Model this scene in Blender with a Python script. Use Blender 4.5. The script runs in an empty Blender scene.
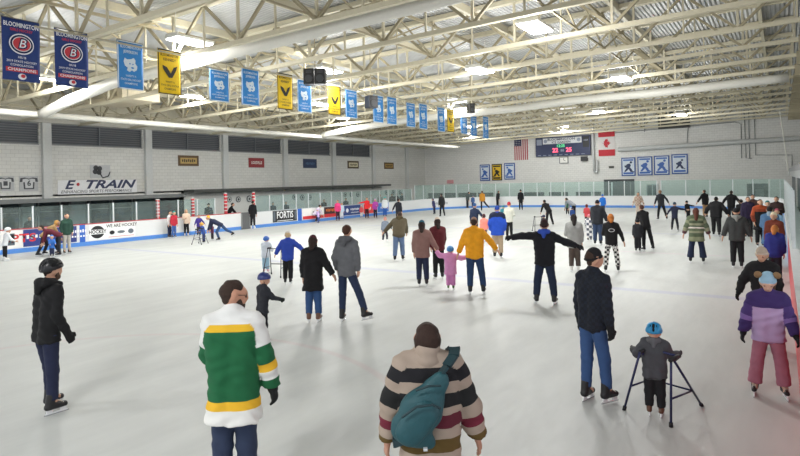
import bpy, math, random
import numpy as np
from mathutils import Vector, Matrix
random.seed(7); np.random.seed(7)
C = bpy.context.scene.collection
SC = bpy.context.scene
# ------------------------------------------------------------------ camera
F = 578.0; TH = math.atan2(380, F); ROLL = 0.022; CAMH = 2.70; CX, CY = 400.0, 181.4
fwd = Vector((-math.sin(TH), math.cos(TH), 0))
rt0 = Vector((math.cos(TH), math.sin(TH), 0)); up0 = Vector((0, 0, 1))
rt = (rt0*math.cos(ROLL) - up0*math.sin(ROLL)); up = (up0*math.cos(ROLL) + rt0*math.sin(ROLL))
cd = bpy.data.cameras.new('camera'); cam = bpy.data.objects.new('camera', cd); C.objects.link(cam)
m3 = Matrix((rt, up, -fwd)).transposed()
cam.matrix_world = Matrix.Translation((0, 0, CAMH)) @ m3.to_4x4()
cd.sensor_width = 36.0; cd.lens = F/800*36; cd.shift_y = -(228-CY)/800; cd.clip_end = 300; cd.clip_start = .05
SC.camera = cam
SC.view_settings.view_transform = 'Standard'; SC.view_settings.look = 'None'
SC.view_settings.gamma = 1; SC.view_settings.use_curve_mapping = False
SC.view_settings.exposure = 0.4
w = bpy.data.worlds.new('world'); SC.world = w; w.use_nodes = True
w.node_tree.nodes['Background'].inputs[0].default_value = (.95, .96, 1, 1)
w.node_tree.nodes['Background'].inputs[1].default_value = 0.95
LAMP_W = 420.0      # watts of each ceiling fixture
LAMP_EM = 9.0

def ray(px, py): return fwd*1.0 + rt*((px-CX)/F) + up*(-(py-CY)/F)
CP = Vector((0, 0, CAMH))
def gz(px, py, z=0.0):
    d = ray(px, py); t = (z-CAMH)/d.z; return CP + d*t
def gy(px, py, Y):
    d = ray(px, py); return CP + d*(Y/d.y)
def gx(px, py, X):
    d = ray(px, py); return CP + d*(X/d.x)
def hor(px): return CY - (px-CX)*ROLL

# ------------------------------------------------------------------ materials
MATS = {}
def srgb(h):
    if isinstance(h, str):
        h = h.lstrip('#'); c = [int(h[i:i+2], 16)/255 for i in (0, 2, 4)]
    else: c = h
    return tuple((x/12.92 if x <= .04045 else ((x+.055)/1.055)**2.4) for x in c) + (1,)
def base(name, rough=.7, metal=0):
    m = bpy.data.materials.new(name); m.use_nodes = True
    b = m.node_tree.nodes['Principled BSDF']; b.inputs['Roughness'].default_value = rough; b.inputs['Metallic'].default_value = metal
    return m, m.node_tree, b
def col(hexc, rough=.75, metal=0, var=.12, scale=14, bump=0.0):
    k = ('c', hexc, rough, metal, var, scale, bump)
    if k in MATS: return MATS[k]
    m, nt, b = base('paint_'+hexc.strip('#'), rough, metal)
    c = srgb(hexc)
    tc = nt.nodes.new('ShaderNodeTexCoord'); n = nt.nodes.new('ShaderNodeTexNoise'); n.inputs['Scale'].default_value = scale; n.inputs['Detail'].default_value = 3
    nt.links.new(tc.outputs['Object'], n.inputs['Vector'])
    r = nt.nodes.new('ShaderNodeMapRange'); r.inputs[3].default_value = 1-var; r.inputs[4].default_value = 1+var
    nt.links.new(n.outputs['Fac'], r.inputs[0])
    mx = nt.nodes.new('ShaderNodeVectorMath'); mx.operation = 'MULTIPLY'; mx.inputs[0].default_value = c[:3]
    nt.links.new(r.outputs[0], mx.inputs[1]); nt.links.new(mx.outputs[0], b.inputs['Base Color'])
    if bump:
        bp = nt.nodes.new('ShaderNodeBump'); bp.inputs['Strength'].default_value = bump; bp.inputs['Distance'].default_value = .02
        nt.links.new(n.outputs['Fac'], bp.inputs['Height']); nt.links.new(bp.outputs[0], b.inputs['Normal'])
    MATS[k] = m; return m
def cloth(hexc): return col(hexc, .9, 0, .22, 9, .5)
def emis(hexc, s):
    k = ('e', hexc, s)
    if k in MATS: return MATS[k]
    m, nt, b = base('glow_'+hexc.strip('#'), .5)
    b.inputs['Base Color'].default_value = srgb(hexc); b.inputs['Emission Color'].default_value = srgb(hexc); b.inputs['Emission Strength'].default_value = s
    MATS[k] = m; return m
def ramp(nt, src, bands):
    r = nt.nodes.new('ShaderNodeValToRGB'); r.color_ramp.interpolation = 'CONSTANT'
    els = r.color_ramp.elements
    els[0].position = bands[0][0]; els[0].color = srgb(bands[0][1])
    els[1].position = min(.999, bands[1][0]) if len(bands) > 1 else .999; els[1].color = srgb(bands[1][1] if len(bands) > 1 else bands[0][1])
    for p, c in bands[2:]:
        e = els.new(min(p, 1)); e.color = srgb(c)
    nt.links.new(src, r.inputs[0]); return r
def banded(key, torso, sleeve=None, noise=.0):
    k = ('b', key)
    if k in MATS: return MATS[k]
    m, nt, b = base('knit_'+key, .92)
    a = nt.nodes.new('ShaderNodeAttribute'); a.attribute_name = 'st'
    src = a.outputs['Fac']
    if noise:
        n = nt.nodes.new('ShaderNodeTexNoise'); n.inputs['Scale'].default_value = 12
        tc = nt.nodes.new('ShaderNodeTexCoord'); nt.links.new(tc.outputs['Object'], n.inputs['Vector'])
        mm = nt.nodes.new('ShaderNodeMath'); mm.operation = 'MULTIPLY_ADD'; nt.links.new(n.outputs['Fac'], mm.inputs[0]); mm.inputs[1].default_value = noise; nt.links.new(src, mm.inputs[2]); src = mm.outputs[0]
    r = ramp(nt, src, torso); out = r.outputs[0]
    if sleeve:
        r2 = ramp(nt, src, sleeve); a2 = nt.nodes.new('ShaderNodeAttribute'); a2.attribute_name = 'arm'
        mx = nt.nodes.new('ShaderNodeMix'); mx.data_type = 'RGBA'
        nt.links.new(a2.outputs['Fac'], mx.inputs[0]); nt.links.new(out, mx.inputs[6]); nt.links.new(r2.outputs[0], mx.inputs[7]); out = mx.outputs[2]
    nt.links.new(out, b.inputs['Base Color']); MATS[k] = m; return m
def plaid(key, c1, c2, sc):
    k = ('p', key)
    if k in MATS: return MATS[k]
    m, nt, b = base('plaid_'+key, .9)
    tc = nt.nodes.new('ShaderNodeTexCoord'); ch = nt.nodes.new('ShaderNodeTexChecker'); ch.inputs['Scale'].default_value = sc
    ch.inputs['Color1'].default_value = srgb(c1); ch.inputs['Color2'].default_value = srgb(c2)
    nt.links.new(tc.outputs['Object'], ch.inputs['Vector']); nt.links.new(ch.outputs['Color'], b.inputs['Base Color']); MATS[k] = m; return m
def glassm(name, tint, milk=.08, gl=.08):
    k = ('g', name)
    if k in MATS: return MATS[k]
    m = bpy.data.materials.new(name); m.use_nodes = True; nt = m.node_tree; nt.nodes.clear()
    o = nt.nodes.new('ShaderNodeOutputMaterial'); t = nt.nodes.new('ShaderNodeBsdfTransparent'); t.inputs[0].default_value = srgb(tint)
    d = nt.nodes.new('ShaderNodeBsdfDiffuse'); d.inputs[0].default_value = srgb('#d3e3df')
    g = nt.nodes.new('ShaderNodeBsdfGlossy'); g.inputs['Roughness'].default_value = .04
    a = nt.nodes.new('ShaderNodeMixShader'); a.inputs[0].default_value = milk; bmx = nt.nodes.new('ShaderNodeMixShader'); bmx.inputs[0].default_value = gl
    nt.links.new(t.outputs[0], a.inputs[1]); nt.links.new(d.outputs[0], a.inputs[2]); nt.links.new(a.outputs[0], bmx.inputs[1]); nt.links.new(g.outputs[0], bmx.inputs[2]); nt.links.new(bmx.outputs[0], o.inputs[0])
    MATS[k] = m; return m

def ice_mat():
    m, nt, b = base('ice', .38)
    N = nt.nodes.new; L = nt.links.new
    tc = N('ShaderNodeTexCoord'); mp = N('ShaderNodeMapping'); mp.inputs['Scale'].default_value = (1.6, .35, 1); mp.inputs['Rotation'].default_value = (0, 0, .5)
    L(tc.outputs['Object'], mp.inputs[0]); n = N('ShaderNodeTexNoise'); n.inputs['Scale'].default_value = 1.3; n.inputs['Detail'].default_value = 7; L(mp.outputs[0], n.inputs[0])
    r = N('ShaderNodeValToRGB'); r.color_ramp.elements[0].position = .3; r.color_ramp.elements[0].color = srgb('#bbbebc'); r.color_ramp.elements[1].position = .72; r.color_ramp.elements[1].color = srgb('#c9ccc9'); L(n.outputs['Fac'], r.inputs[0])
    # skate scratches
    wv = N('ShaderNodeTexNoise'); wv.inputs['Scale'].default_value = 9; wv.inputs['Detail'].default_value = 8; L(mp.outputs[0], wv.inputs[0])
    # painted lines below the surface
    sx = N('ShaderNodeSeparateXYZ'); L(tc.outputs['Object'], sx.inputs[0]); cur = r.outputs[0]
    for y0, wd, c, f in ((14.5, .17, '#a9adc6', .55), (21.8, .15, '#c9bcc2', .55), (29.1, .17, '#a9adc6', .5), (48.9, .05, '#c9a0a0', .5)):
        s = N('ShaderNodeMath'); s.operation = 'SUBTRACT'; L(sx.outputs[1], s.inputs[0]); s.inputs[1].default_value = y0
        a = N('ShaderNodeMath'); a.operation = 'ABSOLUTE'; L(s.outputs[0], a.inputs[0])
        mr = N('ShaderNodeMapRange'); L(a.outputs[0], mr.inputs[0]); mr.inputs[1].default_value = wd-.05; mr.inputs[2].default_value = wd+.05; mr.inputs[3].default_value = f; mr.inputs[4].default_value = 0
        mx = N('ShaderNodeMix'); mx.data_type = 'RGBA'; L(mr.outputs[0], mx.inputs[0]); L(cur, mx.inputs[6]); mx.inputs[7].default_value = srgb(c); cur = mx.outputs[2]
    # faint circle of a face-off ring
    d = N('ShaderNodeVectorMath'); d.operation = 'DISTANCE'; L(tc.outputs['Object'], d.inputs[0]); d.inputs[1].default_value = (-7.0, 2.6, 0)
    s = N('ShaderNodeMath'); s.operation = 'SUBTRACT'; L(d.outputs['Value'], s.inputs[0]); s.inputs[1].default_value = 4.55
    a = N('ShaderNodeMath'); a.operation = 'ABSOLUTE'; L(s.outputs[0], a.inputs[0])
    mr = N('ShaderNodeMapRange'); L(a.outputs[0], mr.inputs[0]); mr.inputs[1].default_value = .03; mr.inputs[2].default_value = .09; mr.inputs[3].default_value = .3; mr.inputs[4].default_value = 0
    mx = N('ShaderNodeMix'); mx.data_type = 'RGBA'; L(mr.outputs[0], mx.inputs[0]); L(cur, mx.inputs[6]); mx.inputs[7].default_value = srgb('#c4a8aa'); cur = mx.outputs[2]
    L(cur, b.inputs['Base Color'])
    mr = N('ShaderNodeMapRange'); L(wv.outputs['Fac'], mr.inputs[0]); mr.inputs[3].default_value = .38; mr.inputs[4].default_value = .68; L(mr.outputs[0], b.inputs['Roughness'])
    bp = N('ShaderNodeBump'); bp.inputs['Strength'].default_value = .12; bp.inputs['Distance'].default_value = .01; L(wv.outputs['Fac'], bp.inputs['Height']); L(bp.outputs[0], b.inputs['Normal'])
    return m
def block_mat(name, c1, c2, bw=.4, bh=.2, axis='x'):
    m, nt, b = base(name, .85); N = nt.nodes.new; L = nt.links.new
    tc = N('ShaderNodeTexCoord'); sp = N('ShaderNodeSeparateXYZ'); cb = N('ShaderNodeCombineXYZ'); L(tc.outputs['Object'], sp.inputs[0])
    L(sp.outputs[0 if axis == 'x' else 1], cb.inputs[0]); L(sp.outputs[2], cb.inputs[1])
    br = N('ShaderNodeTexBrick'); br.inputs['Scale'].default_value = 1; br.inputs['Brick Width'].default_value = bw; br.inputs['Row Height'].default_value = bh; br.inputs['Mortar Size'].default_value = .008
    br.inputs['Color1'].default_value = srgb(c1); br.inputs['Color2'].default_value = srgb(c2); br.inputs['Mortar'].default_value = srgb([x*.88 for x in [int(c2[i:i+2], 16)/255 for i in (1, 3, 5)]])
    L(cb.outputs[0], br.inputs[0]); L(br.outputs['Color'], b.inputs['Base Color'])
    bp = N('ShaderNodeBump'); bp.inputs['Strength'].default_value = .2; bp.inputs['Distance'].default_value = .01; L(br.outputs['Fac'], bp.inputs['Height']); bp.invert = True; L(bp.outputs[0], b.inputs['Normal'])
    return m
def deck_mat():
    m, nt, b = base('roof_deck', .45, .25); N = nt.nodes.new; L = nt.links.new
    tc = N('ShaderNodeTexCoord'); wv = N('ShaderNodeTexWave'); wv.bands_direction = 'X'; wv.inputs['Scale'].default_value = 2.2; L(tc.outputs['Object'], wv.inputs[0])
    n = N('ShaderNodeTexNoise'); n.inputs['Scale'].default_value = .8; L(tc.outputs['Object'], n.inputs[0])
    r = N('ShaderNodeValToRGB'); r.color_ramp.elements[0].color = srgb('#a9acae'); r.color_ramp.elements[1].color = srgb('#d6d7d8'); r.color_ramp.elements[0].position = .25  # pale bands put the corrugation's reflections into the colour
    ad = N('ShaderNodeMath'); ad.operation = 'MULTIPLY_ADD'; L(wv.outputs['Fac'], ad.inputs[0]); ad.inputs[1].default_value = .5; L(n.outputs['Fac'], ad.inputs[2]); L(ad.outputs[0], r.inputs[0]); L(r.outputs[0], b.inputs['Base Color'])
    bp = N('ShaderNodeBump'); bp.inputs['Distance'].default_value = .05; L(wv.outputs['Fac'], bp.inputs['Height']); L(bp.outputs[0], b.inputs['Normal'])
    return m

# ------------------------------------------------------------------ mesh helpers
def link(name, verts, faces, mat, parent=None, smooth=False, midx=None):
    me = bpy.data.meshes.new(name); me.from_pydata([tuple(v) for v in verts], [], [tuple(f) for f in faces])
    for mm in (mat if isinstance(mat, (list, tuple)) else [mat]): me.materials.append(mm)
    if midx is not None: me.polygons.foreach_set('material_index', midx)
    if smooth: me.polygons.foreach_set('use_smooth', [True]*len(me.polygons))
    o = bpy.data.objects.new(name, me); C.objects.link(o)
    if parent: o.parent = parent
    me.update(); return o
class MB:
    def __init__(s): s.v = []; s.f = []; s.m = []
    def add(s, v, f, mi=0):
        o = len(s.v); s.v += [tuple(x) for x in v]; s.f += [tuple(i+o for i in q) for q in f]; s.m += [mi]*len(f); return s
    def box(s, x0, x1, y0, y1, z0, z1, mi=0):
        v = [(x, y, z) for x in (x0, x1) for y in (y0, y1) for z in (z0, z1)]
        return s.add(v, [(0, 1, 3, 2), (4, 6, 7, 5), (0, 4, 5, 1), (2, 3, 7, 6), (0, 2, 6, 4), (1, 5, 7, 3)], mi)
    def obox(s, c, ax, ay, az, mi=0):   # oriented box, half-axis vectors
        c = Vector(c); ax, ay, az = Vector(ax), Vector(ay), Vector(az)
        v = [c+ax*i+ay*j+az*k for i in (-1, 1) for j in (-1, 1) for k in (-1, 1)]
        return s.add(v, [(0, 1, 3, 2), (4, 6, 7, 5), (0, 4, 5, 1), (2, 3, 7, 6), (0, 2, 6, 4), (1, 5, 7, 3)], mi)
    def bar(s, a, b, w, h=None, mi=0):
        a, b = Vector(a), Vector(b); d = b-a; L = d.length/2; d.normalize(); h = h or w
        u = d.cross(Vector((0, 0, 1)));
        if u.length < 1e-3: u = Vector((1, 0, 0))
        u.normalize(); n = u.cross(d)
        return s.obox((a+b)/2, d*L, u*w/2, n*h/2, mi)
    def tube(s, pts, r, n=10, mi=0, caps=True):
        pts = [Vector(p) for p in pts]; rs = r if isinstance(r, (list, tuple)) else [r]*len(pts)
        vs = []; fs = []; u = None
        for i, p in enumerate(pts):
            d = (pts[min(i+1, len(pts)-1)]-pts[max(i-1, 0)]).normalized()
            if u is None:
                u = d.cross(Vector((0, 0, 1)));
                if u.length < 1e-3: u = Vector((1, 0, 0))
            u = (u - d*u.dot(d)).normalized(); v = d.cross(u)
            for k in range(n):
                a = 2*math.pi*k/n; vs.append(p+(u*math.cos(a)+v*math.sin(a))*rs[i])
        for i in range(len(pts)-1):
            for k in range(n): fs.append((i*n+k, i*n+(k+1) % n, (i+1)*n+(k+1) % n, (i+1)*n+k))
        if caps: fs.append(tuple(range(n-1, -1, -1))); fs.append(tuple(range((len(pts)-1)*n, len(pts)*n)))
        return s.add(vs, fs, mi)
    def build(s, name, mat, parent=None, smooth=False):
        return link(name, s.v, s.f, mat, parent, smooth, s.m if isinstance(mat, (list, tuple)) else None)
def tag(o, label=None, cat=None, group=None, kind=None):
    if label: o['label'] = label
    if cat: o['category'] = cat
    if group: o['group'] = group
    if kind: o['kind'] = kind
    return o
def empty(name, loc, rz=0):
    o = bpy.data.objects.new(name, None); C.objects.link(o); o.location = loc; o.rotation_euler = (0, 0, rz); o.empty_display_size = .1; return o
def kids(o): return [x for x in C.objects if x.parent == o]
def copy_tree(o, parent=None, ch=None):
    c = o.copy(); C.objects.link(c); c.parent = parent
    for k in list(o.children): copy_tree(k, c)
    return c
def struct(o): o['kind'] = 'structure'; return o

def text_geo(txt, size, bold=0.0, shear=0.0, sx=1.0):
    cu = bpy.data.curves.new('t', 'FONT'); cu.body = txt; cu.size = size; cu.align_x = 'CENTER'; cu.align_y = 'CENTER'; cu.offset = bold*size; cu.shear = shear; cu.resolution_u = 2
    o = bpy.data.objects.new('t', cu); C.objects.link(o)
    dg = bpy.context.evaluated_depsgraph_get(); me = bpy.data.meshes.new_from_object(o.evaluated_get(dg))
    v = [(x.co.x*sx, x.co.y, 0) for x in me.vertices]; f = [tuple(p.vertices) for p in me.polygons]
    bpy.data.objects.remove(o); bpy.data.curves.remove(cu); bpy.data.meshes.remove(me)
    return v, f
class Flat:
    """flat graphic built on a panel: local (u right, v up, n out)"""
    def __init__(s, origin, u, v, mats):
        s.o = Vector(origin); s.u = Vector(u).normalized(); s.v = Vector(v).normalized(); s.n = s.u.cross(s.v); s.mb = MB(); s.mats = mats
    def P(s, a, b, c=0): return s.o+s.u*a+s.v*b+s.n*c
    def poly(s, pts, mi=0, off=.006):
        s.mb.add([s.P(a, b, off) for a, b in pts], [tuple(range(len(pts)))], mi)
    def rect(s, x0, x1, y0, y1, mi=0, off=.006): s.poly([(x0, y0), (x1, y0), (x1, y1), (x0, y1)], mi, off)
    def disc(s, cx, cy, r, mi=0, off=.006, ry=None): s.poly([(cx+r*math.cos(t*math.pi/12), cy+(ry or r)*math.sin(t*math.pi/12)) for t in range(24)], mi, off)
    def text(s, t, cx, cy, size, mi=0, off=.01, bold=0.0, shear=0, width=None):
        v, f = text_geo(t, size, bold, shear)
        sx = 1
        if width and v:
            ww = max(a[0] for a in v)-min(a[0] for a in v); sx = width/ww if ww > 0 else 1
        s.mb.add([s.P(cx+a*sx, cy+b, off) for a, b, _ in v], f, mi)
    def build(s, name, parent=None): return s.mb.build(name, s.mats, parent)

# ------------------------------------------------------------------ SDF figures
def surface_nets(D, lo, h):
    nx, ny, nz = D.shape; ins = D < 0
    acc = np.zeros((nx-1, ny-1, nz-1, 3), np.float32); cnt = np.zeros((nx-1, ny-1, nz-1), np.float32)
    quads = []
    def sl(n, o): return slice(o, n-1+o)
    for ax in range(3):
        a = [slice(None)]*3; b = [slice(None)]*3; a[ax] = slice(0, -1); b[ax] = slice(1, None)
        va, vb = D[tuple(a)], D[tuple(b)]; cr = ins[tuple(a)] != ins[tuple(b)]
        idx = np.argwhere(cr)
        if len(idx) == 0: continue
        A = va[cr]; B = vb[cr]; t = A/(A-B)
        p = idx.astype(np.float32); p[:, ax] += t
        o1, o2 = [q for q in range(3) if q != ax]
        for d1 in (0, -1):
            for d2 in (0, -1):
                ci = idx.copy(); ci[:, o1] += d1; ci[:, o2] += d2
                ok = np.all(ci >= 0, 1) & (ci[:, 0] < nx-1) & (ci[:, 1] < ny-1) & (ci[:, 2] < nz-1)
                c = ci[ok]; np.add.at(acc, (c[:, 0], c[:, 1], c[:, 2]), p[ok]); np.add.at(cnt, (c[:, 0], c[:, 1], c[:, 2]), 1)
        ok = (idx[:, o1] > 0) & (idx[:, o2] > 0) & (idx[:, o1] < D.shape[o1]-1) & (idx[:, o2] < D.shape[o2]-1)
        quads.append((ax, o1, o2, idx[ok], A[ok] < 0))
    vm = cnt > 0; vid = -np.ones(cnt.shape, np.int64); vid[vm] = np.arange(vm.sum())
    V = acc[vm]/cnt[vm][:, None]*h + lo
    Fs = []
    for ax, o1, o2, idx, neg in quads:
        def cell(d1, d2):
            c = idx.copy(); c[:, o1] += d1; c[:, o2] += d2; return vid[c[:, 0], c[:, 1], c[:, 2]]
        q = np.stack([cell(-1, -1), cell(0, -1), cell(0, 0), cell(-1, 0)], 1)
        flip = ~neg if ax != 1 else neg
        q[flip] = q[flip][:, ::-1]; Fs.append(q)
    Q = np.concatenate(Fs) if Fs else np.zeros((0, 4), int)
    return V, Q
def cap(a, b, ra, rb=None, d=None, s=1.0, flat=False, flata=False, tg='T', st=(0, 0)):
    return dict(a=np.array(a, np.float32), b=np.array(b, np.float32), ra=ra, rb=ra if rb is None else rb, d=None if d is None else np.array(d, np.float32), s=s, flat=flat, flata=flata, tg=tg, st=st)
def prim_d(p, X):
    ab = p['b']-p['a']; L2 = float(ab@ab); w0 = X-p['a']
    if L2 < 1e-10: t = np.zeros(X.shape[:-1], np.float32); raw = t; L = 0
    else: raw = (w0@ab)/L2; t = np.clip(raw, 0, 1); L = math.sqrt(L2)
    wv = w0-t[..., None]*ab
    if p['d'] is not None: wv = wv + (wv@p['d'])[..., None]*p['d']*(p['s']-1)
    dd = np.sqrt((wv*wv).sum(-1)) - (p['ra']+(p['rb']-p['ra'])*t)
    if p['flat']: dd = np.maximum(dd, (raw-1)*L)
    if p['flata']: dd = np.maximum(dd, -raw*L)
    return dd, t
def sdf_mesh(prims, h, k=.03, sub=(), planes=(), fold=0.0, ksub=.004):
    los = np.min([np.minimum(p['a'], p['b'])-max(p['ra'], p['rb']) for p in prims], 0)-3*h
    his = np.max([np.maximum(p['a'], p['b'])+max(p['ra'], p['rb']) for p in prims], 0)+3*h
    n = np.ceil((his-los)/h).astype(int)+1
    D = np.full(n, 1.0, np.float32); ax = [los[i]+h*np.arange(n[i], dtype=np.float32) for i in range(3)]
    def apply(p, mode):
        m = max(p['ra'], p['rb'])+k*1.2+2*h
        i0 = np.maximum(((np.minimum(p['a'], p['b'])-m-los)/h).astype(int), 0); i1 = np.minimum(((np.maximum(p['a'], p['b'])+m-los)/h).astype(int)+2, n)
        if np.any(i1 <= i0): return
        s = tuple(slice(i0[q], i1[q]) for q in range(3))
        X = np.stack(np.meshgrid(ax[0][s[0]], ax[1][s[1]], ax[2][s[2]], indexing='ij'), -1)
        d, _ = prim_d(p, X); A = D[s]
        if mode == 0:
            kk = p.get('k', k); hh = np.maximum(kk-np.abs(A-d), 0)/kk; D[s] = np.minimum(A, d)-hh*hh*kk*.25
        else: D[s] = np.maximum(A, -d)
    for p in prims: apply(p, 0)
    for p in sub: apply(p, 1)
    if planes or fold:
        X = np.stack(np.meshgrid(*ax, indexing='ij'), -1)
        if fold:
            x, y, z = X[..., 0], X[..., 1], X[..., 2]
            D += fold*(np.sin(x*21+3*np.sin(z*13+x*5))*np.sin(z*34+2*np.sin(y*17+x*9)+y*15))
        for pt, nr in planes: D = np.maximum(D, (X-np.array(pt, np.float32))@np.array(nr, np.float32))
    D[0] = D[-1] = 1; D[:, 0] = D[:, -1] = 1; D[:, :, 0] = D[:, :, -1] = 1
    return surface_nets(D, los.astype(np.float32), h)
def attrs(o, V, prims, top, sp, S):
    best = np.full(len(V), 9., np.float32); st = np.zeros(len(V), np.float32); arm = np.zeros(len(V), np.float32)
    X = V.astype(np.float32)
    tv = ((np.array(top)-X)@np.array(sp))/S
    for p in prims:
        d, t = prim_d(p, X); m = d < best; best[m] = d[m]
        if p['tg'] == 'A': st[m] = (p['st'][0]+(p['st'][1]-p['st'][0])*t[m]); arm[m] = 1
        else: st[m] = tv[m]; arm[m] = 0
    for nm, val in (('st', np.clip(st+.02, 0, 1)), ('arm', arm)):
        at = o.data.attributes.new(nm, 'FLOAT', 'POINT'); at.data.foreach_set('value', val.astype(np.float32))
def sdf_obj(name, prims, mat, parent, h, **kw):
    at = kw.pop('at', None)
    V, Q = sdf_mesh(prims, h, **kw)
    if len(V) == 0: return None
    o = link(name, V.tolist(), Q.tolist(), mat, parent, True)
    if at: attrs(o, V, prims, *at)
    return o
def nrm(v): v = np.array(v, float); return v/np.linalg.norm(v)

ARMS = {'down': ((.16, .04, -1), (.06, .2, -1)), 'out': ((.42, 0, -1), (.32, .15, -1)), 'wide': ((.8, .05, -.75), (.7, .2, -.6)),
        'spread': ((1, -.05, -.22), (1, .1, -.08)), 'fwd': ((.15, .6, -.8), (-.05, 1, -.25)), 'reach': ((.1, .8, -.6), (0, .9, -.5)),
        'lowfwd': ((.15, .4, -1), (.0, .6, -.9)), 'chin': ((.25, .45, -.85), (-.45, .45, .75)), 'pocket': ((.25, -.1, -1), (-.1, .35, -.9)),
        'back': ((.2, -.35, -1), (.1, -.2, -1)), 'chest': ((.2, .25, -1), (-.5, .8, .25)), 'side': ((.65, .1, -.8), (.5, .3, -.85))}
LEGS = {'stand': ((.03, .02, -1), (.03, -.03, -1)), 'fwd': ((.05, .38, -1), (.04, .12, -1)), 'back': ((.05, -.22, -1), (.04, -.5, -1)),
        'wide': ((.16, .05, -1), (.1, -.02, -1)), 'bent': ((.08, .5, -1), (.05, -.35, -1)), 'trail': ((.1, -.75, -.8), (.05, -1, -.5)), 'step': ((.04, .2, -1), (.04, .05, -1)),
        'crouch': ((.15, 1, -.45), (.1, -.5, -1)), 'rear': ((.06, -.12, -1), (.05, -.25, -1))}
SKIN = '#c99c82'
NP = [0]
def hand_prims(wr, fd, pd, td, S, r=1.0, fine=True, curl=.35):
    """wrist, forward dir, palm-normal dir (towards palm), thumb dir"""
    hl = .1*S; P = []; wr = np.array(wr)
    P.append(cap(wr-fd*.02*S, wr+fd*.02*S, .017*S*r, .018*S*r, pd, 1.3))
    P.append(cap(wr+fd*.015*S, wr+fd*.045*S, .019*S*r, .022*S*r, pd, 1.9))
    if not fine:
        P.append(cap(wr+fd*.045*S, wr+fd*.09*S+pd*.012*S, .019*S*r, .013*S*r, pd, 1.5)); P.append(cap(wr+fd*.02*S+td*.012*S, wr+fd*.05*S+td*.032*S, .009*S*r)); return P
    for i, (o, ln) in enumerate(((-.0165, .036), (-.0055, .042), (.0055, .045), (.0165, .04))):
        b = wr+fd*.052*S+td*o*S; m = b+(fd*.9+pd*curl*.6)*ln*.5*S; e = m+(fd*.6+pd*curl*1.6)*ln*.5*S
        P.append(cap(b-fd*.012*S, m, .0062*S*r, .0056*S*r)); P.append(cap(m, e, .0056*S*r, .0046*S*r))
    b = wr+fd*.018*S+td*.014*S; m = b+(fd*.6+td*.8)*.024*S; e = m+(fd*.95+td*.1+pd*.4)*.022*S
    P.append(cap(b, m, .0085*S*r, .0068*S*r)); P.append(cap(m, e, .0068*S*r, .0055*S*r))
    return P
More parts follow.
